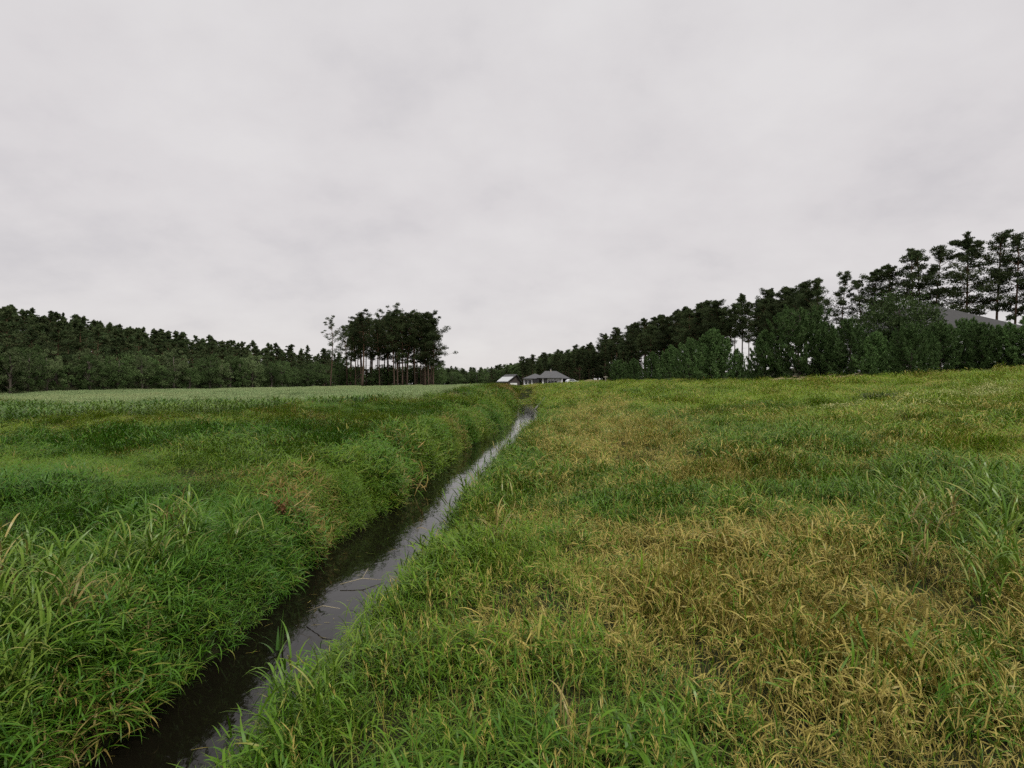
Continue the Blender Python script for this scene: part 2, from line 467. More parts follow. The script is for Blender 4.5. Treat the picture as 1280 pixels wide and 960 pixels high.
# shrub line at the far right edge of the meadow
def meadow_end(x, y):
    """1 inside the right meadow, 0 behind the young pines"""
    lim = np.interp(y, [0, 50, 57, 64, 80, 110, 136, 160, 220], [60, 58, 44, 36, 26, 23, 21, 20, 30])
    return x < lim + 3

GL = {}
GL['near'] = [sward(30, .12, .30, .0095, .23, 5) for _ in range(5)] + [sward(26, .13, .28, .0112, .21, 5) for _ in range(4)]
GL['mid'] = [sward(84, .32, .32, .014, .25, 3) for _ in range(6)]
GL['far'] = [sward(210, .7, .38, .022, .28, 3) for _ in range(5)]
GL['seed'] = [seed_stems(4, .12, .62) for _ in range(3)]

def right_maps(x, y):
    u = x - xc(y)
    n = fbm(x * .55, y * .55, 31, 4); n2 = fbm(x * .16, y * .16, 37, 3)
    band = np.exp(-((u - 5.0 - .02 * y) / (1.9 + .03 * y)) ** 2) * (1 - sstep(45, 90, y))
    corner = sstep(3.0, 4.4, u) * (1 - sstep(6.5, 9.5, y)) * .95
    dry = .50 * np.maximum(band * sstep(1.6, 4, y), corner) + (n - .5) * 1.25 + (fbm(x * 1.9, y * 1.9, 33, 2) - .5) * 1.0 + .09 - .10 * sstep(18, 40, y)
    dry += .24 * corner
    dry -= .9 * np.exp(-(((x - .15) / 1.0) ** 2 + ((y - 3.2) / .7) ** 2))                      # green tufts at the viewer's feet
    dry -= .75 * np.exp(-(((x - 6.2) / 1.6) ** 2 + ((y - 8.2) / 1.8) ** 2))
    dry -= .6 * np.exp(-(((x - 2.4) / 1.2) ** 2 + ((y - 10.5) / 1.6) ** 2))
    dry -= .5 * (1 - sstep(1.6, 3.0, u))
    dry += .75 * sstep(80, 105, y) * np.exp(-((u - .5) / 3.5) ** 2)
    dry += .22 * sstep(14, 34, x) * sstep(28, 55, y) * (n2 > .42)
    dry = np.clip(dry, .0, .74)
    dry = np.where(dry < .12, .04, dry)
    hue = np.clip((n2 - .42) * 2.4 + .5 * sstep(7, 20, u) + .5 * sstep(25, 70, y), 0, 1)
    return dry, hue, n, n2

def plant_right():
    P_, R_, S_, D_, H_, I_ = [], [], [], [], [], []
    for lvl, (y0, y1, x0, x1, dens, k0, k1, sc) in enumerate([(1.0, 15, -4, 19, 85, 0, 9, 1.0), (13.5, 46, -4, 50, 13, 9, 15, 1.0), (43, 192, -9, 62, 2.4, 15, 20, 1.0)]):
        x, y = pts(x0, x1, y0, y1, dens)
        u = x - xc(y)
        z = ground(x, y)
        ok = (u > np.where(y > 150, -9, np.where(y > 92, -1.2, .2))) & ((z > WATER - .05) | (y > 94)) & meadow_end(x, y) & (np.hypot(x, y) > 1.3) & ((y < 190) | (u > 20))
        ok &= (vnoise(x * 1.6, y * 1.6, 67) > .12) | (R.random(len(x)) < .35) | (y > 45)
        x, y, z, u = x[ok], y[ok], z[ok], u[ok]; n = len(x)
        dry, hue, nn, n2 = right_maps(x, y)
        ld = fbm(x * .35, y * .35, 51, 2) * 12 + R.normal(0, .5, n)
        le = np.clip(.12 + .5 * np.abs(fbm(x * .5, y * .5, 57, 2) - .3) + .25 * dry + R.normal(0, .08, n) + (R.random(n) < .35) * dry * R.uniform(.2, .8, n), 0, 1.25)
        ld = ld + (dry > .3) * R.normal(0, 1.1, n)
        bank = (u < 2.1) & (y < 60)
        ld = np.where(bank, math.pi + R.normal(0, .7, n), ld)
        s = sc * np.maximum(.45 + 1.05 * fbm(x * .55, y * .55, 61, 3), .82) * (1 - .15 * (dry > .5)) * np.where(z < -.75, .7, 1.0)
        s = s * np.where(y > 25, .95, 1) * R.uniform(.6, 1.35, n) * (.42 + 1.06 * vnoise(x * 1.5, y * 1.5, 65)) * (1 - .35 * (u < 2.2) * sstep(12, 20, y))
        tall = np.exp(-(((x - .1) / 1.2) ** 2 + ((y - 3.2) / .6) ** 2)) + .5 * np.exp(-(((x - 6.2) / 1.5) ** 2 + ((y - 8) / 1.6) ** 2))
        s = s * (1 + .3 * tall)
        P_.append(np.stack([x, y, z], -1)); R_.append(rotations(n, ld, le)); S_.append(s); D_.append(dry); H_.append(np.clip(hue + R.normal(0, .2, n), 0, 1)); I_.append(R.integers(k0, k1, n))
    # thin stems with seed heads standing over the sward
    n = 1500; y = 2.4 + 24 * R.random(n) ** 1.3; x = R.uniform(-.5, .98, n) * y; u = x - xc(y)
    ok = (u > 2) & (fbm(x * .7, y * .7, 63, 3) > .46) & (np.hypot(x, y) > 2.6); x, y = x[ok], y[ok]; n = len(x)
    P_.append(np.stack([x, y, ground(x, y)], -1)); R_.append(rotations(n, R.random(n) * 6.28, np.abs(R.normal(.1, .12, n)))); S_.append(R.uniform(.7, 1.1, n))
    D_.append(R.uniform(.45, .9, n)); H_.append(R.random(n)); I_.append(R.integers(20, 23, n))
    c = lib('meadow_tuft', GL['near'] + GL['mid'] + GL['far'] + GL['seed'], M['meadow'])
    o = scatter('meadow_grass', c, *map(np.concatenate, (P_, R_, S_, D_, H_, I_)))
    tag(o, 'mixed green and straw yellow tall grass covering the meadow right of the ditch', 'grass', kind='stuff')
plant_right()

def poly_in(x, y, poly):
    ins = np.zeros(len(x), bool); n = len(poly)
    for k in range(n):
        x0, y0 = poly[k]; x1, y1 = poly[(k + 1) % n]
        c = ((y0 > y) != (y1 > y)) & (x < (x1 - x0) * (y - y0) / (y1 - y0 + 1e-12) + x0)
        ins ^= c
    return ins

MAIZE = [(-27, 34), (-50, 33), (-75, 52), (-46, 50), (-24, 48), (-11, 53), (-10.5, 50.5), (-20, 42)]

def cereal_area(x, y):
    u = x - xc(y)
    edge = np.interp(y, [100, 218, 300], [-86, -64, -64])
    a = (y > 53) & (u < -9.5) & (x > edge)
    behind = (y > 162) & (x < -26)
    return a & ~behind & ~poly_in(x, y, MAIZE) & (y < 210)

GLb = [sward(32, .13, .27, .0095, .23, 5) for _ in range(6)]
GLm = [sward(88, .31, .29, .013, .24, 3) for _ in range(6)]
GLf = [sward(210, .7, .36, .022, .27, 3) for _ in range(5)]

def plant_left():
    P_, R_, S_, D_, H_, I_ = [], [], [], [], [], []
    for (y0, y1, x0, x1, dens, k0, k1) in [(2.2, 17, -22, -2.5, 75, 0, 6), (15, 46, -52, 2, 14, 6, 12), (43, 165, -100, 3, 2.4, 12, 17)]:
        x, y = pts(x0, x1, y0, y1, dens)
        k_ = int((y1 - y0) * dens * 2.6); yb = R.uniform(y0, y1, k_); x = np.append(x, xc(yb) - R.uniform(.5, 2.3 + .01 * yb, k_)); y = np.append(y, yb)
        u = x - xc(y); z = ground(x, y)
        ok = (u < -.3) & (z > WATER + .03) & ~cereal_area(x, y) & ~poly_in(x, y, MAIZE) & ((y < 90) | (u > -16)) & (x > -95)
        ok &= (vnoise(x * 1.2, y * 1.2, 69) > .15) | (R.random(len(x)) < .3) | (u > -1.9) | (y > 45)
        x, y, z, u = x[ok], y[ok], z[ok], u[ok]; n = len(x)
        n1 = fbm(x * .5, y * .5, 71, 4); n2 = fbm(x * .14, y * .14, 77, 3)
        dry = np.clip((n1 - .62) * 2.0 + .16 * sstep(22, 32, y - .1 * x) * (n2 > .45), 0, .6)
        low = (z < -.35)
        dry = dry + np.where(low, np.clip((fbm(x * .45, y * .45, 83, 3) - .54) * 4, 0, .55), 0)
        dry = dry + .75 * sstep(80, 110, y) * np.exp(-((u + 3.6) / 1.9) ** 2)
        dry = np.clip(dry, .02, .92)
        hue = np.clip((n2 - .45) * 2.2 + .45 * sstep(18, 34, y) + .25 * sstep(-12, -26, x), 0, 1)
        ld = fbm(x * .22, y * .22, 91, 2) * 7 - 2.2 + R.normal(0, .45, n)
        le = np.clip(.35 + .6 * (fbm(x * .4, y * .4, 97, 2) - .3) + R.normal(0, .1, n), 0, 1.0)
        bank = sstep(3.6, 1.7, -u) * (y < 70)
        ld = np.where(bank > .4, R.normal(-.2, .7, n), ld); le = np.where(bank > .4, np.clip(le + .3 * sstep(5, 8, y), 0, .6 + .6 * sstep(5, 8, y)), le)
        s = (.45 + 1.15 * fbm(x * .6, y * .6, 101, 3)) * R.uniform(.6, 1.35, n) * (.42 + 1.1 * vnoise(x * 1.3, y * 1.3, 103)) * (1 - .22 * sstep(20, 30, y))
        s = np.where(bank > .3, np.maximum(s * 1.25, .95), s)
        s = s * (1 - .5 * sstep(7.0, 5.0, y + .2 * (x + 5)) * (u < -1.2))
        P_.append(np.stack([x, y, z], -1)); R_.append(rotations(n, ld, le)); S_.append(s); D_.append(dry); H_.append(np.clip(hue + R.normal(0, .2, n), 0, 1)); I_.append(R.integers(k0, k1, n))
    c = lib('bank_tuft', GLb + GLm + GLf, M['bank'])
    o = scatter('bank_grass', c, *map(np.concatenate, (P_, R_, S_, D_, H_, I_)))
    tag(o, 'lush deep green combed grass covering the bank left of the ditch', 'grass', kind='stuff')
plant_left()

# reed grass with broad arching leaves: bottom left and along the waterlines
def reed_plant():
    parts = []
    for _ in range(R.integers(3, 6)):
        h = R.uniform(.35, .8); b = disc(1, .10)[0]; az0 = R.random() * 6.283; th = R.uniform(0, .3)
        parts.append(ribbons(b[None], np.array([az0]), np.array([th]), np.array([.15]), np.array([h]), np.array([.007]), 4, base_w=1))
        nl = R.integers(4, 8)
        f = np.linspace(.25, 1.0, nl)
        root = b + np.stack([np.sin(th) * np.cos(az0) * h * f, np.sin(th) * np.sin(az0) * h * f, np.cos(th) * h * f * .97], -1)
        az = np.where(np.arange(nl) % 2 == 0, 0, math.pi) + R.random() * 6.283 + R.normal(0, .5, nl)
        parts.append(ribbons(root, az, R.uniform(.15, .6, nl), R.uniform(.6, 2.3, nl), R.uniform(.26, .55, nl), R.uniform(.018, .030, nl), 6, belly=.3, twist=R.normal(0, .4, nl), base_w=.75))
    return join(parts)

def plant_reeds():
    xs, ysl = [], []
    # dense stand at the lower left
    n = 800; x = R.uniform(-8, -3.3, n); y = R.uniform(2.6, 7.0, n); u = x - xc(y)
    ok = (u < -.35) & (R.random(n) < .15 + .85 * sstep(6.8, 5.2, y + .2 * (x + 5))); xs.append(x[ok]); ysl.append(y[ok])
    # ragged fringe along both waterlines
    n = 420; y = R.uniform(3, 42, n); side = np.where(R.random(n) < .55, -1, 1); x = xc(y) + side * R.uniform(1.0, 1.9, n)
    ok = fbm(y * .5, side * 9.0, 111, 3) > .45; xs.append(x[ok]); ysl.append(y[ok])
    # scattered tall blades out in the right meadow
    n = 150; y = R.uniform(3, 22, n); x = R.uniform(-1, 1, n) * y * .85; u = x - xc(y)
    ok = (u > 2.2) & (fbm(x * .4, y * .4, 117, 3) > .52); xs.append(x[ok]); ysl.append(y[ok])
    n = 130; x = R.normal(5.9, 1.0, n); y = R.normal(7.8, 1.0, n); ok = R.random(n) < .6; xs.append(x[ok]); ysl.append(y[ok])
    x = np.concatenate(xs); y = np.concatenate(ysl); z = ground(x, y)
    ok = (z > WATER - .12) & (np.hypot(x, y) > 2.2); x, y, z = x[ok], y[ok], z[ok]; n = len(x); u = x - xc(y)
    ld = np.where(u < 0, R.normal(0, .9, n), R.normal(3.0, 1.2, n)); le = np.abs(R.normal(.15, .15, n))
    dry = np.where(R.random(n) < .05, .85, .03); dry = np.where((z < -.5) & (R.random(n) < .22), .9, dry)
    c = lib('reed_tuft', [reed_plant() for _ in range(9)], M['reed'])
    o = scatter('reed_grass', c, np.stack([x, y, z], -1), rotations(n, ld, le), R.uniform(.6, 1.0, n) * np.where((u > 0) & (y < 5), .75, 1) * np.where((u > -1.0) & (u < 1.3), .75, 1), dry, R.random(n), R.integers(0, 9, n))
    tag(o, 'broad leaved pale green reed grass fringing the dark ditch water', 'reeds', kind='stuff')
plant_reeds()

def plant_litter():
    n = 150; y = 4 + 36 * R.random(n) ** 1.5; x = xc(y) + R.uniform(-.9, 1.0, n)
    v = []
    for _ in range(4):
        k = R.integers(1, 4)
        v.append(ribbons(disc(k, .06) + [0, 0, .034], R.random(k) * 6.28, np.full(k, 1.54), R.normal(0, .12, k), R.uniform(.05, .22, k), R.uniform(.004, .010, k), 3, belly=.4))
    c = lib('straw_bit', v, M['meadow'])
    o = scatter('floating_straw', c, np.stack([x, y, np.full(n, WATER + .002)], -1), np.stack([np.zeros(n), np.zeros(n), R.random(n) * 6.28], -1), R.uniform(.6, 1.2, n), R.uniform(.4, 1, n), R.random(n), R.integers(0, 4, n))
    tag(o, 'bits of dead straw floating on the dark ditch water', 'straw', kind='stuff')
plant_litter()

# maize in rows at the field's edge
def maize_plant():
    h = .62; nl = 8
    st = ribbons(np.zeros((2, 3)), np.array([0., 1.57]), np.zeros(2), np.zeros(2), np.array([h, h]), np.array([.022, .022]), 3, base_w=1)
    f = np.linspace(.12, 1, nl); root = np.stack([f * 0, f * 0, f * h * .95], -1)
    az = np.arange(nl) * math.pi + R.normal(0, .35, nl)
    lf = ribbons(root, az, R.uniform(.35, .7, nl), R.uniform(.8, 1.9, nl), R.uniform(.38, .62, nl), R.uniform(.06, .09, nl), 5, belly=.35)
    return join([st, lf])
def plant_maize():
    P = []
    for r in np.arange(0, 60, .75):
        for q in np.arange(-80, 0, .21):
            P.append((q, 28 + r - .12 * q * .0))
    P = np.array(P); x = P[:, 0] + R.normal(0, .04, len(P)); y = P[:, 1] + R.normal(0, .05, len(P))
    ok = poly_in(x, y, MAIZE) & in_view(x, y, 4, .95) & (R.random(len(x)) < .86)
    x, y = x[ok], y[ok]; n = len(x); z = ground(x, y) - .02
    h = np.clip((fbm(x * .2, y * .2, 131, 2) - .35) * 1.4, 0, 1)
    c = lib('maize_plant', [maize_plant() for _ in range(7)], M['maize'])
    o = scatter('maize_crop', c, np.stack([x, y, z], -1), rotations(n, R.random(n) * 6.283, np.abs(R.normal(0, .09, n))), R.uniform(.8, 1.15, n), R.uniform(0, .1, n), h, R.integers(0, 7, n))
    tag(o, 'young dark green maize plants in rows along the near edge of the pale field', 'maize', kind='stuff')
plant_maize()

def cereal_patch():
    n = 170
    root = np.stack([R.uniform(-.75, .75, n), R.uniform(-.75, .75, n), np.zeros(n)], -1)
    a = ribbons(root, R.random(n) * 6.283, R.uniform(0, .25, n), R.uniform(.1, .8, n), R.uniform(.4, .58, n), np.full(n, .026), 3, belly=.5)
    n = 60; root = np.stack([R.uniform(-.75, .75, n), R.uniform(-.75, .75, n), R.uniform(.34, .46, n)], -1)
    b_ = ribbons(root, R.random(n) * 6.283, R.uniform(.1, .7, n), R.uniform(.2, .9, n), R.uniform(.10, .18, n), np.full(n, .03), 2, belly=.5)
    return join([a, b_])
def plant_cereal():
    x, y = pts(-90, -4, 52, 212, 1.15)
    ok = cereal_area(x, y); x, y = x[ok], y[ok]; n = len(x); z = ground(x, y)
    h = np.clip((fbm(x * .06, y * .06, 141, 3) - .35) * 2, 0, 1)
    # tractor lines
    tram = (np.abs(((x * .95 + y * .28) % 14) - 7) < .55)
    s = R.uniform(.85, 1.15, n) * np.where(tram, .55, 1)
    c = lib('cereal_patch', [cereal_patch() for _ in range(5)], M['cereal'])
    o = scatter('cereal_crop', c, np.stack([x, y, z], -1), rotations(n, R.random(n) * 6.283, np.abs(R.normal(0, .06, n))), s, R.uniform(0, .25, n), h, R.integers(0, 5, n))
    tag(o, 'pale grey green cereal field rising gently towards the wood and pine clump', 'cereal crop', kind='stuff')
plant_cereal()

# pale flowering weeds out in the right meadow
def flower_plant():
    n = 26
    root = np.stack([R.normal(0, .16, n), R.normal(0, .16, n), np.zeros(n)], -1)
    root[:, 2] = R.uniform(.32, .52, n)
    a = ribbons(root, R.random(n) * 6.283, R.uniform(.4, 1.4, n), R.uniform(0, .8, n), R.uniform(.05, .1, n), R.uniform(.03, .05, n), 2, belly=.5)
    return a
def plant_flowers():
    n = 2600; x = R.uniform(8, 36, n); y = R.uniform(18, 42, n)
    w = np.exp(-((y - 28 - .1 * (x - 18)) / 4.0) ** 2) * sstep(.44, .62, fbm(x * .25, y * .3, 151, 3)) * 1.2
    ok = (R.random(n) < w) & in_view(x, y, 2, .95); x, y = x[ok], y[ok]
    n2 = 70; x2 = R.uniform(38, 47, n2); y2 = np.interp(x2, [38, 47], [58, 53]) + R.normal(0, .5, n2)
    n3 = 120; y3 = R.uniform(4, 30, n3); x3 = R.uniform(-.6, .95, n3) * y3
    k = (x3 - xc(y3) > 2.5) & (R.random(n3) < .5); x = np.concatenate([x, x2, x3[k]]); y = np.concatenate([y, y2, y3[k]])
    n = len(x); z = ground(x, y)
    c = lib('flower_tuft', [flower_plant() for _ in range(5)], M['flower'])
    o = scatter('meadow_flowers', c, np.stack([x, y, z], -1), rotations(n, R.random(n) * 6.283, np.abs(R.normal(0, .15, n))), R.uniform(.6, 1.1, n) * np.where(y < 17, .35, 1), R.uniform(0, .2, n), R.random(n), R.integers(0, 5, n))
    tag(o, 'pale yellow green flowering weeds in a band across the right meadow', 'flowers', kind='stuff')
plant_flowers()

# ------------------------------------------------------------------ trees
def tufts(C, rad, n, ln, wd, up=.35, flat=1.0):
    """sprays of small leaf faces round clump centres C (k,3) with radii rad (k,3)"""
    k = len(C); m_ = k * n
    d = R.normal(size=(k, n, 3)); d /= np.linalg.norm(d, axis=2, keepdims=True)
    q = R.random((k, n, 1)) ** .45
    P = C[:, None, :] + d * q * rad[:, None, :]
    dirv = d * .8 + R.normal(0, .55, (k, n, 3)); dirv[..., 2] += up
    dirv /= np.linalg.norm(dirv, axis=2, keepdims=True)
    side = np.cross(dirv, R.normal(size=(k, n, 3))); side /= np.linalg.norm(side, axis=2, keepdims=True)
    l = ln * R.uniform(.6, 1.3, (k, n, 1)); w = wd * R.uniform(.6, 1.3, (k, n, 1))
    V = np.stack([P - dirv * l * .5, P + side * w * .5, P + dirv * l * .5, P - side * w * .5], 2).reshape(-1, 3)
    Q = np.arange(m_ * 4).reshape(-1, 4)
    r = np.repeat(R.random(m_), 4); c = np.repeat(np.repeat(R.random(k), n), 4)
    return V, Q, r, c

def crown_mesh(name, sets, mat):
    Vs, Qs, Rs, Cs = [], [], [], []; o = 0
    for v, q, r, c in sets:
        Vs.append(v); Qs.append(q + o); Rs.append(r); Cs.append(c); o += len(v)
    return mesh_np(name, np.concatenate(Vs), np.concatenate(Qs), {'rnd': np.concatenate(Rs), 'clump': np.concatenate(Cs)}, smooth=False, mats=[mat])

def pine_mesh(H=18, base=.5, spread=2.8, limbs=22, dens=60, top=.35, pads=(2, 4), pr=.75, lean=.3, bias=None, mat='pine', up=.35, stubs=8, lf=(.36, .11), tr=.16):
    """Scots pine: bare trunk, limbs carrying flat needle pads"""
    t = MB()
    ph = R.random() * 6.28
    zz = np.linspace(-.4, H * .985, 9)
    path = [(lean * math.sin(z / H * 3 + ph) * z / H, lean * math.cos(z / H * 2.3 + ph) * z / H, z) for z in zz]
    rr = [max(tr * (1 - (max(z, 0) / H) ** 1.3) + .025, .025) * H / 18 for z in zz]; rr[0] *= 1.35
    t.tube(path, rr, 8)
    at = lambda z: np.array([np.interp(z, zz, [p_[k] for p_ in path]) for k in range(3)])
    C, RD = [], []
    for k in range(limbs):
        f = (k + R.random() * .8) / limbs
        z = H * (base + (1 - base) * f * .97)
        az = k * 2.4 + R.normal(0, .5)
        prof = (min(1, .55 + f * 2.2)) * (1 - max(0, f - .45) / .55 * (1 - top))
        ln = spread * prof * R.uniform(.6, 1.15)
        if bias is not None: ln *= 1 + bias[1] * max(0, math.cos(az - bias[0])) * (1 - f)
        p0 = at(z); e = R.uniform(-.3, .5) + f * .45
        pts_ = [p0 + np.array([math.cos(az) * ln * s, math.sin(az) * ln * s, ln * (e * s + .15 * s * s)]) for s in (0, .35, .7, 1)]
        t.tube([tuple(p_) for p_ in pts_], [.05 * H / 18 + .01, .035, .025, .012], 5, False)
        for j in range(R.integers(pads[0], pads[1] + 1)):
            s = 1.08 - .93 * R.random() ** 1.25; c = p0 + (pts_[-1] - p0) * s + R.normal(0, .22, 3) * [1, 1, .6]; c[2] += .12
            r_ = pr * R.uniform(.6, 1.25) * (.32 + .68 * min(1, prof))
            C.append(c); RD.append((r_, r_, r_ * R.uniform(.42, .8)))
    for j in range(5):
        q_ = pr * (.6 if top > .15 else .34); C.append(at(H * (.93 + .016 * j)) + R.normal(0, .25 if top > .15 else .1, 3) * [1, 1, .3]); RD.append((q_, q_, pr * .5))
    for j in range(stubs):
        z = H * R.uniform(base * .45, base); az = R.random() * 6.28; ln = R.uniform(.4, 1.6); p0 = at(z)
        t.tube([tuple(p0), tuple(p0 + np.array([math.cos(az) * ln, math.sin(az) * ln, R.uniform(-.3, .25)]))], [.03, .008], 4, False)
    cm = crown_mesh('pine_crown', [tufts(np.array(C), np.array(RD), dens, lf[0], lf[1], up)], M[mat])
    return t.mesh('pine_trunk', M['pinebark'], True), cm, H

def broad_mesh(H=9, rx=3.2, z0=.12, n=70, dens=75, leaf=.30, mat='broad'):
    t = MB()
    zz = np.linspace(-.3, H * .8, 6); path = [(R.normal(0, .12), R.normal(0, .12), z) for z in zz]
    t.tube(path, [.2 * (1 - z / H) + .03 for z in zz], 7)
    C, RD = [], []
    zc = H * (1 + z0) / 2; rz = H * (1 - z0) / 2
    for k in range(n):
        d = R.normal(size=3); d /= np.linalg.norm(d); q = R.random() ** .33
        c = np.array([d[0] * rx * q, d[1] * rx * q, zc + d[2] * rz * q])
        c[:2] *= .75 + .5 * fbm(np.array([k * .7]), np.array([H]), 5, 2)[0]
        r_ = R.uniform(.45, .95) * rx / 3.2
        C.append(c); RD.append((r_, r_, r_ * .75))
        if k % 4 == 0:
            z_ = min(max(.5, c[2] * .55), H * .72); p0 = np.array([np.interp(z_, zz, [q_[k_] for q_ in path]) for k_ in (0, 1)] + [z_])
            t.tube([tuple(p0), tuple((p0 + c) / 2 + [0, 0, .15]), tuple(c)], [.06, .04, .015], 5, False)
    cm = crown_mesh('broad_crown', [tufts(np.array(C), np.array(RD), dens, leaf, leaf * .55, .1)], M[mat])
    return t.mesh('broad_trunk', M['greybark'], True), cm, H

def young_mesh(H=5, rad=2.2, dens=30, round_=.6):
    """young pine, whorled branches to the ground, upturned tips"""
    t = MB()
    zz = np.linspace(-.2, H * .97, 7); t.tube([(R.normal(0, .04), R.normal(0, .04), z) for z in zz], [.11 * (1 - z / H) + .015 for z in zz], 7)
    C, RD = [], []
    nw = int(H / .36)
    for w in range(nw):
        f = (w + .3) / nw; z = H * f * .96
        for b in range(8 if f < .8 else 5):
            az = b * 6.283 / 8 + w * .7 + R.normal(0, .22)
            ln = rad * ((1 - f) ** round_) * R.uniform(.7, 1.15) * min(1, .72 + f * 1.6) + .12
            e = .12 + .5 * f
            p0 = np.array([0, 0, z])
            pe = lambda s: p0 + np.array([math.cos(az) * ln * s, math.sin(az) * ln * s, ln * (e * s * .5 + .28 * s * s)])
            t.tube([tuple(pe(0)), tuple(pe(.5)), tuple(pe(1))], [.028, .018, .008], 4, False)
            m_ = 2 + int(ln / .42)
            for j in range(m_):
                s = .3 + .75 * (j + R.random() * .6) / m_
                C.append(pe(s) + R.normal(0, .07, 3)); r_ = R.uniform(.15, .27); RD.append((r_, r_, r_ * .75))
            for j in range(3): C.append(pe(.97 + .04 * j) + np.array([0, 0, .07 + .07 * j])); RD.append((.08, .08, .13))
    for j in range(5): C.append(np.array([R.normal(0, .05), R.normal(0, .05), H * (.95 + .02 * j)])); RD.append((.14, .14, .2))
    cm = crown_mesh('young_crown', [tufts(np.array(C), np.array(RD), dens, .25, .05, .6)], M['young'])
    return t.mesh('young_trunk', M['greybark'], True), cm, H

KIND = {
    'clump': [pine_mesh(18, b_, s_, l_, 58, tp, (2, 4), .84, R.uniform(.2, .9)) for b_, s_, l_, tp in ((.38, 3.0, 34, .4), (.48, 2.7, 30, .5), (.34, 2.9, 36, .3), (.54, 2.6, 28, .5), (.44, 2.5, 32, .2))],
    'pine': [pine_mesh(18, b_, s_, l_, 70, tp, (3, 5), .95, R.uniform(.1, .7)) for b_, s_, l_, tp in ((.44, 2.7, 34, .15), (.52, 2.7, 30, .3), (.42, 2.9, 36, .08), (.54, 2.7, 29, .35), (.46, 2.3, 34, .05))],
    'wood': [pine_mesh(15, b_, s_, 36, 60, tp, (2, 4), .85, .2, mat='hillpine', stubs=2, lf=(.44, .14)) for b_, s_, tp in ((.06, 2.7, .02), (.12, 2.5, .05), (.08, 3.0, .12), (.05, 2.3, .02), (.1, 2.8, .2))],
    'broad': [broad_mesh(9, 3.4, .0), broad_mesh(9, 2.9, -.03, 80), broad_mesh(9, 3.8, .02, 84)],
    'birch': [broad_mesh(9, 2.6, .1, 60, 80, .26, 'birch'), broad_mesh(9, 3.0, .05, 66, 80, .26, 'birch')],
    'young': [young_mesh(5, 2.3, 30, .48), young_mesh(5, 2.6, 30, .40), young_mesh(5, 2.2, 30, .78), young_mesh(5, 2.4, 28, .66)],
}
NAMES = {'pine': 'pine_tree', 'clump': 'pine_tree', 'wood': 'conifer_tree', 'broad': 'broadleaf_tree', 'birch': 'pale_leaved_tree', 'young': 'young_pine'}

def tree(kind, x, y, height, label, cat, group, var=None, wide=1.0, rz=None, name=None, sink=.1):
    mt, mc, H = (KIND[kind][R.integers(len(KIND[kind]))] if var is None else var)
    e = empty(name or NAMES[kind], (x, y, gz(x, y) - sink), R.random() * 6.283 if rz is None else rz)
    s = height / H; e.scale = (s * wide, s * wide, s)
    obj('trunk', mt, e); obj('crown', mc, e)
    return tag(e, label, cat, group)

def at(px, Y): return (px - 640) / F * Y
def ztop(py, Y): return EYE + (480 - py) / F * Y
def treepx(kind, px, ptop, Y, *a, **k):
    x = at(px, Y); return tree(kind, x, Y, max(1.2, ztop(ptop, Y) - gz(x, Y)), *a, **k)

# --- the clump of tall pines beyond the cereal field
CL_L = 'tall red trunked pine inside the dense clump beyond the cereal field'
G = 'pines of the clump beyond the cereal field'
lone = pine_mesh(18, .42, 3.3, 18, 50, .45, (3, 4), .72, .9, stubs=14, tr=.14)
treepx('pine', 413, 399, 164, 'thin sparse pine with see through crown, alone left of the dense pine clump', 'pine tree', 'pines of the clump beyond the cereal field', var=lone, rz=2.6)
treepx('clump', 453, 392, 162, 'dense dark topped pine forming the left end of the pine clump', 'pine tree', G, wide=1.25)
treepx('clump', 497, 385, 163, 'pine whose tip stands tallest above the middle of the pine clump', 'pine tree', G)
rb = pine_mesh(17, .3, 3.7, 36, 80, .35, (5, 7), .9, .5, bias=(0, .6))
treepx('pine', 536, 392, 160, 'pine at the right end of the clump with long low boughs reaching right', 'pine tree', G, var=rb, rz=0)
px_ = np.linspace(434, 544, 38) + R.normal(0, 2.5, 38)
for k, p_ in enumerate(px_):
    top_ = np.interp(p_, [434, 455, 470, 480, 500, 516, 530, 545], [405, 395, 403, 395, 391, 393, 394, 408]) + R.uniform(-2, 6)
    treepx('clump', p_, top_, R.uniform(160, 186), CL_L, 'pine tree', G, wide=R.uniform(.85, 1.15))
treepx('broad', 549, 455, 166, 'low dark bushy tree at the right foot of the pine clump', 'broadleaf tree', None, wide=.8)
for k, p_ in enumerate(np.linspace(424, 546, 19)):
    treepx('broad', p_ + R.uniform(-3, 3), np.interp(p_, [424, 470, 500, 546], [450, 456, 458, 450]) + R.uniform(-5, 5), 166 + R.uniform(0, 16), 'low dark undergrowth tree between the trunks of the pine clump', 'broadleaf tree', 'undergrowth trees of the pine clump', wide=.8)

# --- left: the wooded hill
G = 'conifers on the wooded hill'
edge = lambda y: -86 + 22 * (y - 100) / 118
pos = []
for y in np.arange(97, 300, 6.6):
    for x in np.arange(edge(y) - 6, -215, -6.6):
        xx = x + R.uniform(-2.4, 2.4); yy = y + R.uniform(-2.4, 2.4)
        p_ = 640 + xx / yy * F
        if -190 < p_ < 430: pos.append((xx, yy))
pos.sort(key=lambda q: math.hypot(*q))
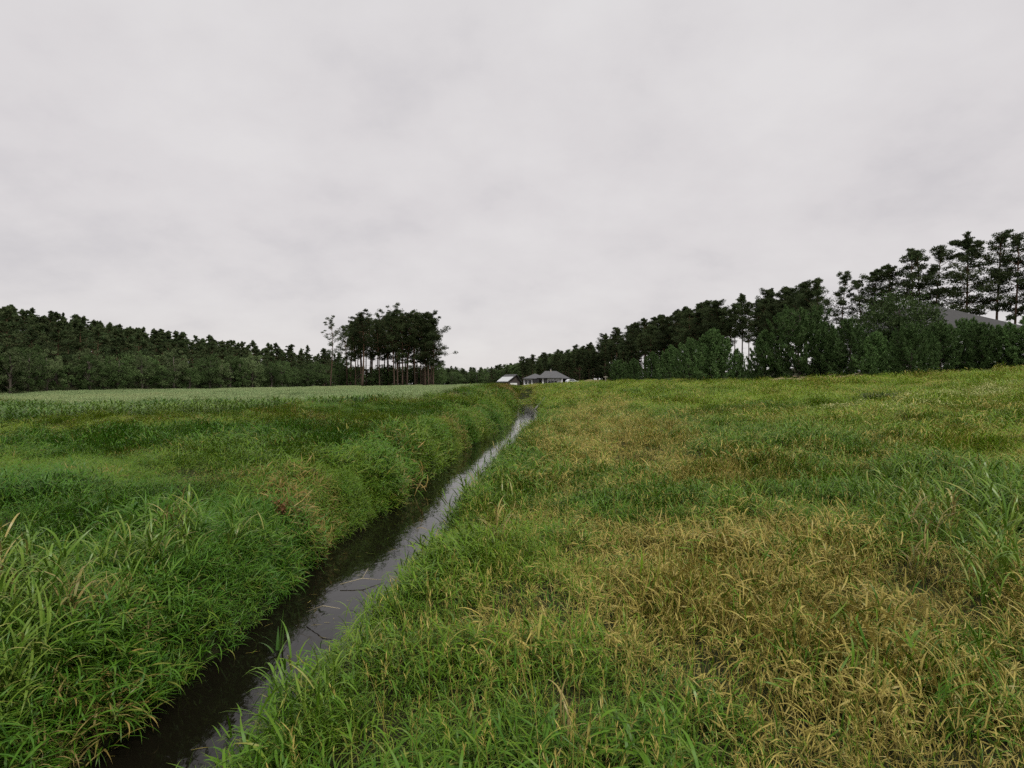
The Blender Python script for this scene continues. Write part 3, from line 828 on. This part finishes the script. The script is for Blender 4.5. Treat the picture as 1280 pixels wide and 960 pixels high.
# of the far rows keep those whose tops can rise over the rows before them
best = {}; kept = []
for x, y in pos:
    h = R.uniform(12, 15.3); zt = gz(x, y) + h
    b_ = int((640 + x / y * F) // 14); el = (zt - EYE) / y * F
    if el > best.get(b_, -99) - 11:
        kept.append((x, y, h)); best[b_] = max(best.get(b_, -99), el)
kept = kept[:290]
for x, y, h in kept:
    tree('wood', x, y, h, 'dark conifer standing in the closed wood on the left hill', 'conifer', G, wide=R.uniform(.95, 1.35))
G = 'broadleaf trees at the foot of the wooded hill'
y = 92.0; k = 0
while y < 232:
    x = edge(y) + R.uniform(0, 3.5)
    pale = k % 3 == 0 and y < 170
    tree('birch' if pale else 'broad', x, y, R.uniform(6.5, 9.8) * (1.12 if pale else .95),
         'pale green leafy tree at the foot of the wooded hill' if pale else 'dark green bushy broadleaf tree along the foot of the wooded hill',
         'broadleaf tree', 'pale trees at the foot of the hill' if pale else G, wide=R.uniform(.85, 1.15))
    y += R.uniform(2.2, 3.6) * (1 + (y - 92) / 150); k += 1
# crop up left of the frame too, for a side step
for y in np.arange(70, 92, 5.5):
    tree('broad', edge(y) - 4 + R.uniform(-2, 2), y, R.uniform(7, 9.5), 'dark green bushy broadleaf tree along the foot of the wooded hill', 'broadleaf tree', G)

# --- far wood closing the valley behind the house
G = 'trees of the far wood behind the house'
for k in range(200):
    Yd = R.uniform(430, 620)
    p_ = R.uniform(535, 735) if k < 125 else R.uniform(552, 640) if k < 160 else R.uniform(385, 560)
    if p_ < 545: Yd = R.uniform(250, 320)
    top_ = np.interp(p_, [385, 440, 535, 560, 585, 620, 660, 700, 735], [448, 458, 460, 459, 462, 459, 450, 441, 434]) + R.uniform(-3, 7)
    treepx('wood' if R.random() < .6 else 'broad', p_, top_, Yd, 'small dark tree in the far wood closing the valley behind the house', 'tree', G, wide=R.uniform(1.2, 1.7), name='woodland_tree')

# --- right: pine forest running towards the house
G = 'pines of the forest edge on the right'
lab = 'tall pine in the long forest edge running along the right side'
tops = ([640, 680, 700, 740, 770, 800, 830, 860, 900, 930, 960, 985, 1010], [452, 445, 440, 431, 417, 405, 398, 388, 379, 374, 367, 362, 358])
line = lambda p_: np.interp(p_, [650, 700, 745, 800, 900, 1000, 1100, 1170], [380, 330, 290, 205, 142, 116, 104, 98])
p_ = 652.0
while p_ < 1012:
    Yd = float(line(p_))
    for row in range(3 if p_ > 720 else 2):
        q = p_ + R.normal(0, 2.5); Yr = Yd * (1 + .07 * row) + R.uniform(-2, 2)
        if 908 < q < 948 and row > 0: continue
        tp = np.interp(q, *tops) + R.choice([-7, -2, 1, 5, 10, 15]) * (.5 + q / 2000) + (2 if row else 0)
        treepx('pine', q, tp, Yr, lab, 'pine tree', G, wide=R.uniform(.85, 1.2))
    p_ += np.interp(p_, [650, 750, 900, 1012], [4.5, 5.2, 8.0, 11])
# lower conifers filling the forest floor
for k in range(72):
    q = R.uniform(655, 905) if k < 46 else R.uniform(715, 800); Yd = float(line(q)) * R.uniform(1.0, 1.05)
    treepx('wood', q, np.interp(q, [655, 905], [462, 425]) + R.uniform(-6, 10), Yd, 'low dark conifer growing between the trunks of the right forest edge', 'conifer', 'understorey of the forest edge on the right', wide=1.4, name='understorey_conifer')

# the open end of the forest on the right: one pine after another against the sky
G = 'open standing pines at the right end of the forest'
full = pine_mesh(18, .30, 4.6, 46, 62, .15, (4, 7), .85, .4)
airyA = pine_mesh(18, .38, 2.7, 27, 62, .35, (3, 5), .8, .5, stubs=10)
airyB = pine_mesh(18, .33, 2.8, 31, 62, .3, (3, 5), .8, .7, stubs=9)
airyC = pine_mesh(18, .42, 2.6, 26, 50, .35, (3, 4), .72, .6)
for p_, tp, Yd, v, lb, w in (
    (1022, 348, 112, None, 'narrow pointed pine standing above the young pines, left of the first sky gap', 1.0),
    (1052, 342, 108, airyB, 'pine with layered boughs just right of the first sky gap', 1.0),
    (1074, 350, 107, airyC, 'thin see through pine right of the layered pine at the sky gap', .9),
    (1093, 336, 104, None, 'dark dense pine behind the left flank of the big broadleaf tree', 1.1),
    (1113, 330, 102, None, 'dark dense pine directly behind the big broadleaf tree', 1.2),
    (1137, 314, 100, airyC, 'pale feathery pine above the big broadleaf tree', 1.0),
    (1151, 312, 100, airyA, 'twin topped dark pine right of the pale feathery pine', 1.1),
    (1169, 311, 98, airyB, 'pine with a flat tufted top left of the full crowned pine', 1.05),
    (1207, 297, 92, full, 'full crowned pine with long side boughs above the grey roof ridge', 1.15),
    (1246, 290, 90, airyA, 'tallest pine with slim bare trunk above the grey roof', 1.05),
    (1268, 296, 88, airyB, 'slim pine with tufted tiers, right of the tallest pine', 1.05),
    (1292, 300, 87, airyA, 'pine cut by the right edge of the photo', 1.05)):
    treepx('pine', p_, tp, Yd, lb, 'pine tree', G, var=v, wide=w)

# --- the bushy young pines edging the right meadow
G = 'young pines edging the right meadow'
big = broad_mesh(9, 4.3, .0, 190, 95, .27, 'broad')
treepx('broad', 1126, 364, 70, 'large dark broadleaf tree rising highest among the bushy young pines', 'broadleaf tree', None, var=big, wide=1.0)
for p_, tp, Yd, w, lb in (
    (773, 451, 134, 1.0, 'lowest young pine at the far left end of the bushy row'),
    (792, 448, 128, 1.05, 'second young pine from the far left end of the bushy row'),
    (815, 440, 120, 1.05, 'third young pine from the far left end of the bushy row'),
    (838, 432, 110, 1.0, 'fourth young pine from the far left end of the bushy row'),
    (861, 424, 98, 1.0, 'young pine left beside the broad dark tiered one'),
    (893, 412, 84, 1.15, 'broad dark tiered young pine just left of the pale gap'),
    (922, 436, 84, .8, 'low young pine filling the pale gap in the row'),
    (957, 414, 76, 1.0, 'young pine right of the pale gap with a bright green top'),
    (1001, 388, 73, 1.05, 'tall bushy young pine between the pale gap and the broadleaf tree'),
    (1032, 405, 70, .95, 'young pine with dark lower boughs right of the tall bushy one'),
    (1064, 400, 67, 1.05, 'young pine beside the left flank of the large broadleaf tree'),
    (1096, 415, 63, 1.1, 'young pine in front of the large broadleaf tree, left side'),
    (1139, 406, 58, .95, 'small rounded young pine standing forward of the row'),
    (1176, 404, 62, 1.05, 'young pine just right of the small rounded one'),
    (1204, 400, 64, 1.1, 'young pine under the left end of the grey roof'),
    (1229, 405, 60, 1.1, 'young pine in front of the middle of the grey roof'),
    (1257, 408, 60, 1.1, 'bushy young pine in front of the low end of the grey roof'),
    (1290, 399, 58, 1.2, 'young pine cut by the right edge of the photo')):
    treepx('young', p_, tp, Yd, lb, 'young pine', G, wide=w * 1.0)

# ------------------------------------------------------------------ houses
def hip(mb, x0, x1, y0, y1, ze, zr, ov=.5, th=.12, ridge=None):
    """hip roof solid over a rectangle"""
    x0 -= ov; x1 += ov; y0 -= ov; y1 += ov
    w = min(x1 - x0, y1 - y0) / 2
    if x1 - x0 >= y1 - y0: a, b_ = (x0 + w, (y0 + y1) / 2, zr), (x1 - w, (y0 + y1) / 2, zr)
    else: a, b_ = ((x0 + x1) / 2, y0 + w, zr), ((x0 + x1) / 2, y1 - w, zr)
    if ridge: a, b_ = (ridge[0], (y0 + y1) / 2, zr), (ridge[1], (y0 + y1) / 2, zr)
    c = [(x0, y0, ze), (x1, y0, ze), (x1, y1, ze), (x0, y1, ze)]
    if x1 - x0 >= y1 - y0:
        mb.poly([c[0], c[1], b_, a]); mb.poly([c[1], c[2], b_]); mb.poly([c[2], c[3], a, b_]); mb.poly([c[3], c[0], a])
    else:
        mb.poly([c[0], c[1], a]); mb.poly([c[1], c[2], b_, a]); mb.poly([c[2], c[3], b_]); mb.poly([c[3], c[0], a, b_])
    mb.box(x0, x1, y0, y1, ze - th, ze - .003)

def window(par, x, y, z, w, h, mat_f='frame'):
    f = MB(); t_ = .06
    f.box(x - w / 2, x + w / 2, y - .05, y + .03, z, z + t_); f.box(x - w / 2, x + w / 2, y - .05, y + .03, z + h - t_, z + h)
    f.box(x - w / 2, x - w / 2 + t_, y - .05, y + .03, z + t_, z + h - t_); f.box(x + w / 2 - t_, x + w / 2, y - .05, y + .03, z + t_, z + h - t_)
    f.box(x - .03, x + .03, y - .048, y + .03, z + t_, z + h - t_)
    fo = f.build('window', M[mat_f], par)
    g_ = MB(); g_.box(x - w / 2 + t_, x - .03, y - .02, y + .02, z + t_, z + h - t_); g_.box(x + .03, x + w / 2 - t_, y - .02, y + .02, z + t_, z + h - t_)
    g_.build('pane', M['glass'], fo)

HY = 205.0
hz = 1.78
s_ = HY / F
hx = at(683, HY)
h = tag(empty('bungalow', (hx, HY, hz)), 'white bungalow with grey hipped roof and dark porch at the end of the ditch', 'house')
# local x in metres from px 683
lx = lambda p_: (p_ - 683) * s_
w = MB()
w.box(lx(684), lx(703), 0, 9, -.4, 2.45)                # front wing
w.box(lx(655), lx(666), 1.2, 9, -.4, 2.3)               # left wing
w.box(lx(666) + .003, lx(684) - .003, 3.0, 9, -.4, 2.44)   # wall behind the porch
w.build('wall', M['render'], h)
r = MB(); hip(r, lx(672.8), lx(701.5), -.6, 9.6, 2.60, 4.95, .45, ridge=(lx(683.5), lx(690))); r.build('roof', M['roof'], h)
r = MB(); hip(r, lx(655), lx(684), .9, 9.3, 2.40, 4.1, .5); r.build('roof', M['roof'], h)
r = MB(); hip(r, lx(673.6), lx(711.6), 1.6, 10.1, 2.46, 5.02, .45, ridge=(lx(682.5), lx(697))); r.build('roof', M['roof'], h)
c_ = MB(); c_.box(lx(688.9), lx(690.1), 4, 4.6, 4.2, 5.55); co = c_.build('chimney', M['stone'], h)
c_ = MB(); c_.box(lx(688.7), lx(690.3), 3.93, 4.67, 5.553, 5.65); c_.build('chimney_cap', M['metalgrey'], co)
for p_ in (678.6, 702.2):
    c_ = MB(); c_.box(lx(p_) - .25, lx(p_) + .25, -.35, .1, -.4, 2.42); c_.build('column', M['render'], h)
for p_ in (711.0,):
    c_ = MB(); c_.box(lx(p_) - .12, lx(p_) + .12, 2.2, 2.45, -.4, 2.37); c_.build('column', M['darkwood'], h)
c_ = MB(); c_.box(lx(704), lx(711), 8.5, 8.7, -.4, 2.37); c_.build('carport_wall', M['darkwood'], h)
for p_ in (686.7, 690.6, 694.6): window(h, lx(p_), 0, .55, .85, 1.1)
window(h, lx(658), 1.2, .5, .8, 1.4); window(h, lx(662.4), 1.2, .5, .9, 1.4)
window(h, lx(671), 3.0, .1, 2.0, 2.1)
d = MB(); d.box(lx(674.5), lx(677.5), 2.93, 2.997, -.35, 1.85); do = d.build('door', M['darkwood'], h)
d = MB(); d.cyl((lx(677.1), 2.90, .75), (0, 1, 0), .04, .06, 10); d.build('handle', M['metalgrey'], do)

GY = 188.0; s2 = GY / F
g = tag(empty('garage', (at(641, GY), GY, 1.6), math.radians(28)), 'dark gabled outbuilding with a white door left of the bungalow', 'outbuilding')
gx = lambda p_: (p_ - 641) * s2
w = MB(); w.box(gx(634.5), gx(651), 0, 7, -.5, 1.55); w.build('wall', M['darkwood'], g)
w = MB(); w.prism([(gx(634.5), 1.553), (gx(651), 1.553), (gx(646), 3.5)], .15, 6.8); w.build('gable', M['darkwood'], g)
def slope(p0, p1, y0, y1, th=.1):
    mb = MB(); (xa, za), (xb, zb) = p0, p1
    mb.prism([(xa, za), (xb, zb), (xb, zb + th), (xa, za + th)], y0, y1); return mb
slope((gx(632.4), 1.2), (gx(645.9), 3.62), -.5, 7.5).build('roof', M['roof'], g)
slope((gx(646.05), 3.62), (gx(653), 1.2), -.5, 7.5).build('roof', M['roof'], g)
slope((gx(633.2), 1.475), (gx(641.4), 2.945), -.3, 7.3, .04).build('skylight_sheet', M['roofmetal'], g)
d = MB(); d.box(gx(637.5), gx(647), -.06, -.003, -.4, 1.0); d.build('garage_door', M['render'], g)
d = MB(); d.box(gx(637.5), gx(647), -.061, -.003, 1.003, 1.2); d.build('lintel', M['frame'], g)

# house behind the young pines on the right: mostly roof
YR = 76.0
rx = at(1184, YR); rz = gz(rx, YR)
h2 = tag(empty('hip_roofed_house', (rx, YR, rz)), 'house half hidden by young pines, its brown grey hipped roof against the sky', 'house')
apex = ztop(372, YR) - rz
ew = apex - 4.2
w = MB(); w.box(-8.5, 11.2, 0, 12, -.6, ew - .12); w.build('wall', M['render'], h2)
r = MB()
e0, e1, f0, f1 = -9.2, 11.6, -.7, 12.7
A = (0, 4.6, apex); B = (.6, 7.4, apex)
cs = [(e0, f0, ew), (e1, f0, ew), (e1, f1, ew), (e0, f1, ew)]
r.poly([cs[0], cs[1], A]); r.poly([cs[1], cs[2], B, A]); r.poly([cs[2], cs[3], B]); r.poly([cs[3], cs[0], A, B])
r.box(e0, e1, f0, f1, ew - .115, ew - .003); ro = r.build('roof', M['roofbrown'], h2)
for px0 in (-5, -1, 4, 8): window(h2, px0, 0, .9, 1.3, 1.4)
d = MB(); d.box(1.2, 2.2, -.07, -.003, 0, 2.1); do = d.build('door', M['darkwood'], h2)
d = MB(); d.cyl((2.08, -.1, 1.05), (0, 1, 0), .03, .06, 10); d.build('handle', M['metalgrey'], do)

# white car by the carport
car = tag(empty('parked_car', (at(715, 196), 196, gz(at(715, 196), 196) - .02), .25), 'white car parked beside the carport of the bungalow', 'car')
b_ = MB(); b_.prism([(-2.0, .3), (2.0, .3), (2.08, .62), (1.95, .82), (1.1, .92), (.45, 1.4), (-1.2, 1.44), (-1.95, .98), (-2.08, .6)], -.82, .82)
body = b_.mesh('body', M['carpaint']); bo = obj('body', body, car)
bv = bo.modifiers.new('bevel', 'BEVEL'); bv.width = .07; bv.segments = 3
gl = MB()
for sy in (-.826, .814): gl.prism([(-1.15, .95), (.85, .93), (.4, 1.33), (-1.1, 1.36)], sy, sy + .012)
gl.build('side_windows', M['glass'], car)
gl = MB(); gl.poly([(1.10, -.66, .945), (1.10, .66, .945), (.52, .6, 1.372), (.52, -.6, 1.372)]); gl.build('windscreen', M['glass'], car)
for wx in (-1.3, 1.3):
    for wy in (-.78, .78):
        q = MB(); q.cyl((wx, wy, .32), (0, 1, 0), .33, .2, 18); wo = q.build('wheel', M['rubber'], car)
        q = MB(); q.cyl((wx, wy + math.copysign(.1, wy), .32), (0, 1, 0), .2, .03, 12); q.build('rim', M['metalgrey'], wo)
for wy in (-.6, .6):
    q = MB(); q.box(2.02, 2.09, wy - .16, wy + .16, .6, .74); q.build('headlight', M['metalgrey'], car)

# heap of pale sand in front of the bungalow
def heap(name, x, y, rx_, ry_, h_, mat, seed, label, cat, rough_=.25):
    n = 26; a = np.linspace(-1, 1, n); XX, YY = np.meshgrid(a, a)
    r_ = np.sqrt(XX ** 2 + YY ** 2); hgt = np.clip(1 - r_, 0, 1) ** .8 * (1 + (fbm(XX * 3 + seed, YY * 3, seed, 3) - .5) * 2 * rough_)
    wx = x + XX * rx_; wy = y + YY * ry_
    V = np.stack([XX * rx_, YY * ry_, ground(wx, wy) - gz(x, y) - .12 + hgt * h_], -1).reshape(-1, 3)
    I = np.arange(n * n).reshape(n, n); Q = np.stack([I[:-1, :-1], I[:-1, 1:], I[1:, 1:], I[1:, :-1]], -1).reshape(-1, 4)
    o = obj(name, mesh_np(name, V, Q, mats=[M[mat]]), loc=(x, y, gz(x, y))); return tag(o, label, cat)
heap('sand_heap', at(669, 183), 183, 2.2, 1.8, .9, 'sand', 3, 'low pale sand heap in front of the bungalow porch', 'sand heap')
heap('earth_mound', at(738, 150), 150, 6, 4, 1.2, 'mound', 9, 'low dry grassed earth mound between the car and the young pines', 'earth mound')

# cut brushwood lying along the foot of the young pines
def brush_pile(px0, px1, Yd, label):
    x0, x1 = at(px0, Yd), at(px1, Yd); cx = (x0 + x1) / 2; z0 = gz(cx, Yd)
    mb = MB()
    for k in range(170):
        x = R.uniform(x0, x1) - cx; a = R.normal(0, .5); ln = R.uniform(.5, 1.8); y = R.normal(0, .4)
        z = gz(cx + x, Yd + y) - z0 + abs(R.normal(.2, .14)); dz = R.normal(0, .15)
        mb.tube([(x, y, z), (x + math.cos(a) * ln, y + math.sin(a) * ln, z + dz)], [R.uniform(.03, .07), .02], 5)
    return tag(mb.build('brush_pile', M['brush'], None, (cx, Yd, z0)), label, 'brush pile')
brush_pile(1018, 1074, 63, 'pale cut brushwood heaped below the bushy young pines')
brush_pile(962, 1010, 69, 'thin pale strip of cut brushwood left of the larger brush heap')

# drain pipe lying down the right bank far along the ditch
pY = 78.0
p0 = Vector((at(668, pY), pY - 1, 0)); p1 = Vector((at(683, pY), pY + 2.5, 0))
for q in (p0, p1): q.z = gz(q.x, q.y) + .42
mid = (p0 + p1) / 2; mid.z = max(mid.z, gz(mid.x, mid.y) + .4)
mb = MB(); o0 = p0.copy()
n = 14
for k in range(n):
    pass
mb.tube([p0 - o0, mid - o0, p1 - o0], .11, 12)
tag(mb.build('drain_pipe', M['concrete'], None, o0, True), 'pale narrow drain pipe lying down the right bank of the far ditch', 'pipe')

# weathered post near the forest edge
q = (at(757, 128), 128.0); z0 = gz(*q)
po = tag(empty('wooden_post', (q[0], q[1], z0)), 'weathered post with a crossbar left of the young pine row', 'post')
mb = MB(); mb.tube([(0, 0, -.3), (.03, 0, 1.7)], [.09, .075], 9); mb.build('post', M['oldwood'], po)
mb = MB(); mb.box(-.45, .4, -.12, -.08, 1.45, 1.6); mb.build('crossbar', M['oldwood'], po)

# ------------------------------------------------------------------ single plants
def plant_thing(name, x, y, parts, mat, label, cat, z=None, dry=0, hue=.3):
    v, q, r, t = parts
    me = mesh_np(name, v, q, {'rnd': r, 't': t}, mats=[mat])
    o = obj(name, me, loc=(x, y, gz(x, y) if z is None else z)); return tag(o, label, cat)

def solo_mat(name, c0, c1, rough=.4, trans=.3):
    m, nt, N, L, out = new_mat(name)
    col = mix(nt, attr(nt, 'rnd'), c0, c1); leafy(nt, out, col, rough, trans, .45); return m
M['iris'] = solo_mat('iris_leaves', (.05, .13, .015), (.09, .18, .03))
M['dock'] = solo_mat('rusty_seed_heads', (.22, .10, .03), (.14, .06, .025), .8)
M['weed'] = solo_mat('yellow_green_weed', (.20, .26, .04), (.28, .32, .06), .6)
M['straw'] = solo_mat('dead_straw', (.36, .31, .20), (.28, .23, .13), .6, .1)
M['dusk'] = solo_mat('dark_tussock_blades', (.025, .05, .012), (.045, .07, .02))

n = 5
ix, iy = at(352, 7.3), 7.3
plant_thing('iris_plant', ix, iy, ribbons(R.normal(0, .035, (n, 3)) * [1, 1, 0], R.random(n) * 6.28, R.uniform(.02, .25, n), np.array([.1, .1, .9, .2, 1.4]), np.array([.62, .5, .45, .4, .35]), np.full(n, .042), 6, belly=.25, base_w=.8),
            M['iris'], 'broad sword leaved green plant standing in the dark water', 'iris', z=WATER - .12)
def seed_plant(h, nst, nh, spread, head):
    parts = []
    az = R.random(nst) * 6.28; th = R.uniform(0, .25, nst)
    parts.append(ribbons(disc(nst, .06), az, th, R.uniform(0, .3, nst), np.full(nst, h), np.full(nst, .008), 4, base_w=1))
    for k in range(nst):
        f = R.uniform(.45, 1, nh)
        root = np.stack([np.sin(th[k]) * np.cos(az[k]) * h * f, np.sin(th[k]) * np.sin(az[k]) * h * f, np.cos(th[k]) * h * f], -1) + R.normal(0, spread, (nh, 3))
        parts.append(ribbons(root, R.random(nh) * 6.28, R.uniform(.2, 1.3, nh), R.uniform(0, .8, nh), R.uniform(.5, 1.4, nh) * head, np.full(nh, head * .5), 2, belly=.5))
    return join(parts)
Yd = 10.2
plant_thing('dock_plant', at(350, Yd), Yd, seed_plant(.5, 5, 46, .045, .05), M['dock'], 'rusty orange brown seeding plant on the left bank above the water', 'dock')
Yd = 22.0
plant_thing('dock_plant', at(562, Yd) - 1.6, Yd, seed_plant(.5, 4, 40, .045, .05), M['dock'], 'rusty brown seeding plant overhanging the left waterline farther up the ditch', 'dock')
Yd = 9.4
plant_thing('weed_plant', at(522, Yd), Yd, seed_plant(.45, 7, 50, .05, .06), M['weed'], 'bright yellow green weed on the right bank at the water edge', 'weed')
# dead stalks fallen over the water
for (pa, ya, za), (pb, yb, zb), lb in (((425, 9.6, .05), (480, 9.9, .02), 'dead pale stalk lying on the dark water between the banks'),
                                         ((383, 8.3, .10), (425, 8.1, .22), 'bent dead straw arching low over the dark water')):
    a_ = Vector((at(pa, ya), ya, WATER + za)); c_ = Vector((at(pb, yb), yb, WATER + zb)); mb = MB()
    md = (a_ + c_) / 2 + Vector((0, 0, .06))
    mb.tube([a_ - a_, md - a_, c_ - a_], [.008, .007, .004], 6)
    if pa == 425: mb.tube([md - a_, md - a_ + Vector((.06, .14, .12))], [.006, .003], 5)
    tag(mb.build('dead_stalk', M['straw'], None, a_, True), lb, 'dead stalk')
    bpy.data.objects[-1] if False else None
# dark tussocks
for p_, Yd, sc, lb in ((577, 62, 1.5, 'dark rounded tussock on top of the left bank near the far bend'), (1098, 31, 1.0, 'dark green tussock in the middle of the right meadow')):
    n = 420; x = at(p_, Yd); root = disc(n, .55 * sc)
    az = np.arctan2(root[:, 1], root[:, 0]) + R.normal(0, .5, n)
    plant_thing('tussock', x, Yd, ribbons(root, az, R.uniform(.05, .7, n), R.uniform(.3, 1.5, n), R.uniform(.5, .85, n) * (.6 + .4 * sc), np.full(n, .028), 4), M['dusk'], lb, 'tussock')

# ------------------------------------------------------------------ light, sky, camera
w = bpy.data.worlds.new("World"); scene.world = w; w.use_nodes = True
nt = w.node_tree; nt.nodes.clear(); N = nt.nodes; L = nt.links
SUN_EL, SUN_AZ = 55, 142      # degrees, azimuth clockwise from +Y
out = N.new('ShaderNodeOutputWorld')
sky = N.new('ShaderNodeTexSky'); sky.sky_type = 'NISHITA'; sky.sun_disc = False
sky.sun_elevation = math.radians(SUN_EL); sky.sun_rotation = math.radians(SUN_AZ)
bg = N.new('ShaderNodeBackground'); bg.inputs[1].default_value = .075; L.new(sky.outputs[0], bg.inputs[0])
tc = N.new('ShaderNodeTexCoord')
sp = N.new('ShaderNodeSeparateXYZ'); L.new(tc.outputs['Generated'], sp.inputs[0])
den = mth(nt, 'ADD', mth(nt, 'MAXIMUM', sp.outputs['Z'], 0), .38)
cx = N.new('ShaderNodeCombineXYZ')
L.new(mth(nt, 'DIVIDE', sp.outputs['X'], den), cx.inputs[0]); L.new(mth(nt, 'DIVIDE', sp.outputs['Y'], den), cx.inputs[1])
n1 = noise(nt, 3.0, 9, vec=cx.outputs[0], rough=.56); n2 = noise(nt, 1.0, 3, vec=cx.outputs[0])
v = mth(nt, 'ADD', mth(nt, 'MULTIPLY', n1, .55), mth(nt, 'MULTIPLY', n2, .45))
cl = ramp(nt, v, [(.36, (.372, .360, .368)), (.47, (.420, .406, .409)), (.60, (.450, .438, .438))])
hor = ramp(nt, sp.outputs['Z'], [(0.0, (1.0, .985, .97)), (.28, (.98, .965, .965)), (.6, (1.0, 1.0, 1.0))])
mm = N.new('ShaderNodeMix'); mm.data_type = 'RGBA'; mm.blend_type = 'MULTIPLY'; mm.inputs[0].default_value = 1
L.new(cl, mm.inputs[6]); L.new(hor, mm.inputs[7])
bc = N.new('ShaderNodeBackground'); bc.inputs[1].default_value = 1.0; L.new(mm.outputs[2], bc.inputs[0])
ms = N.new('ShaderNodeMixShader'); ms.inputs[0].default_value = .95
L.new(bg.outputs[0], ms.inputs[1]); L.new(bc.outputs[0], ms.inputs[2]); L.new(ms.outputs[0], out.inputs[0])

sl = bpy.data.lights.new('sun', 'SUN'); sl.energy = 1.5; sl.angle = math.radians(11); sl.color = (1, .97, .93)
so = bpy.data.objects.new('sun', sl); COL.objects.link(so)
e, a = math.radians(SUN_EL), math.radians(SUN_AZ)
dv = Vector((math.cos(e) * math.sin(a), math.cos(e) * math.cos(a), math.sin(e)))
so.rotation_euler = dv.to_track_quat('Z', 'Y').to_euler(); so.location = (0, 0, 60)

cam = bpy.data.cameras.new('camera'); co = bpy.data.objects.new('camera', cam); COL.objects.link(co)
cam.sensor_fit = 'HORIZONTAL'; cam.sensor_width = 36; cam.lens = 36 * F / 1280
cam.clip_start = .05; cam.clip_end = 8000
co.location = (0, 0, EYE); co.rotation_euler = (math.radians(90), 0, 0)
scene.camera = co
vs = scene.view_settings; vs.view_transform = 'Standard'; vs.look = 'None'; vs.exposure = .8; vs.gamma = 1; vs.use_curve_mapping = False
scene.render.engine = 'CYCLES'
scene.cycles.max_bounces = 6; scene.cycles.diffuse_bounces = 3; scene.cycles.transmission_bounces = 3; scene.cycles.transparent_max_bounces = 4
scene.cycles.use_denoising = False
scene.cycles.use_adaptive_sampling = True; scene.cycles.adaptive_threshold = .02
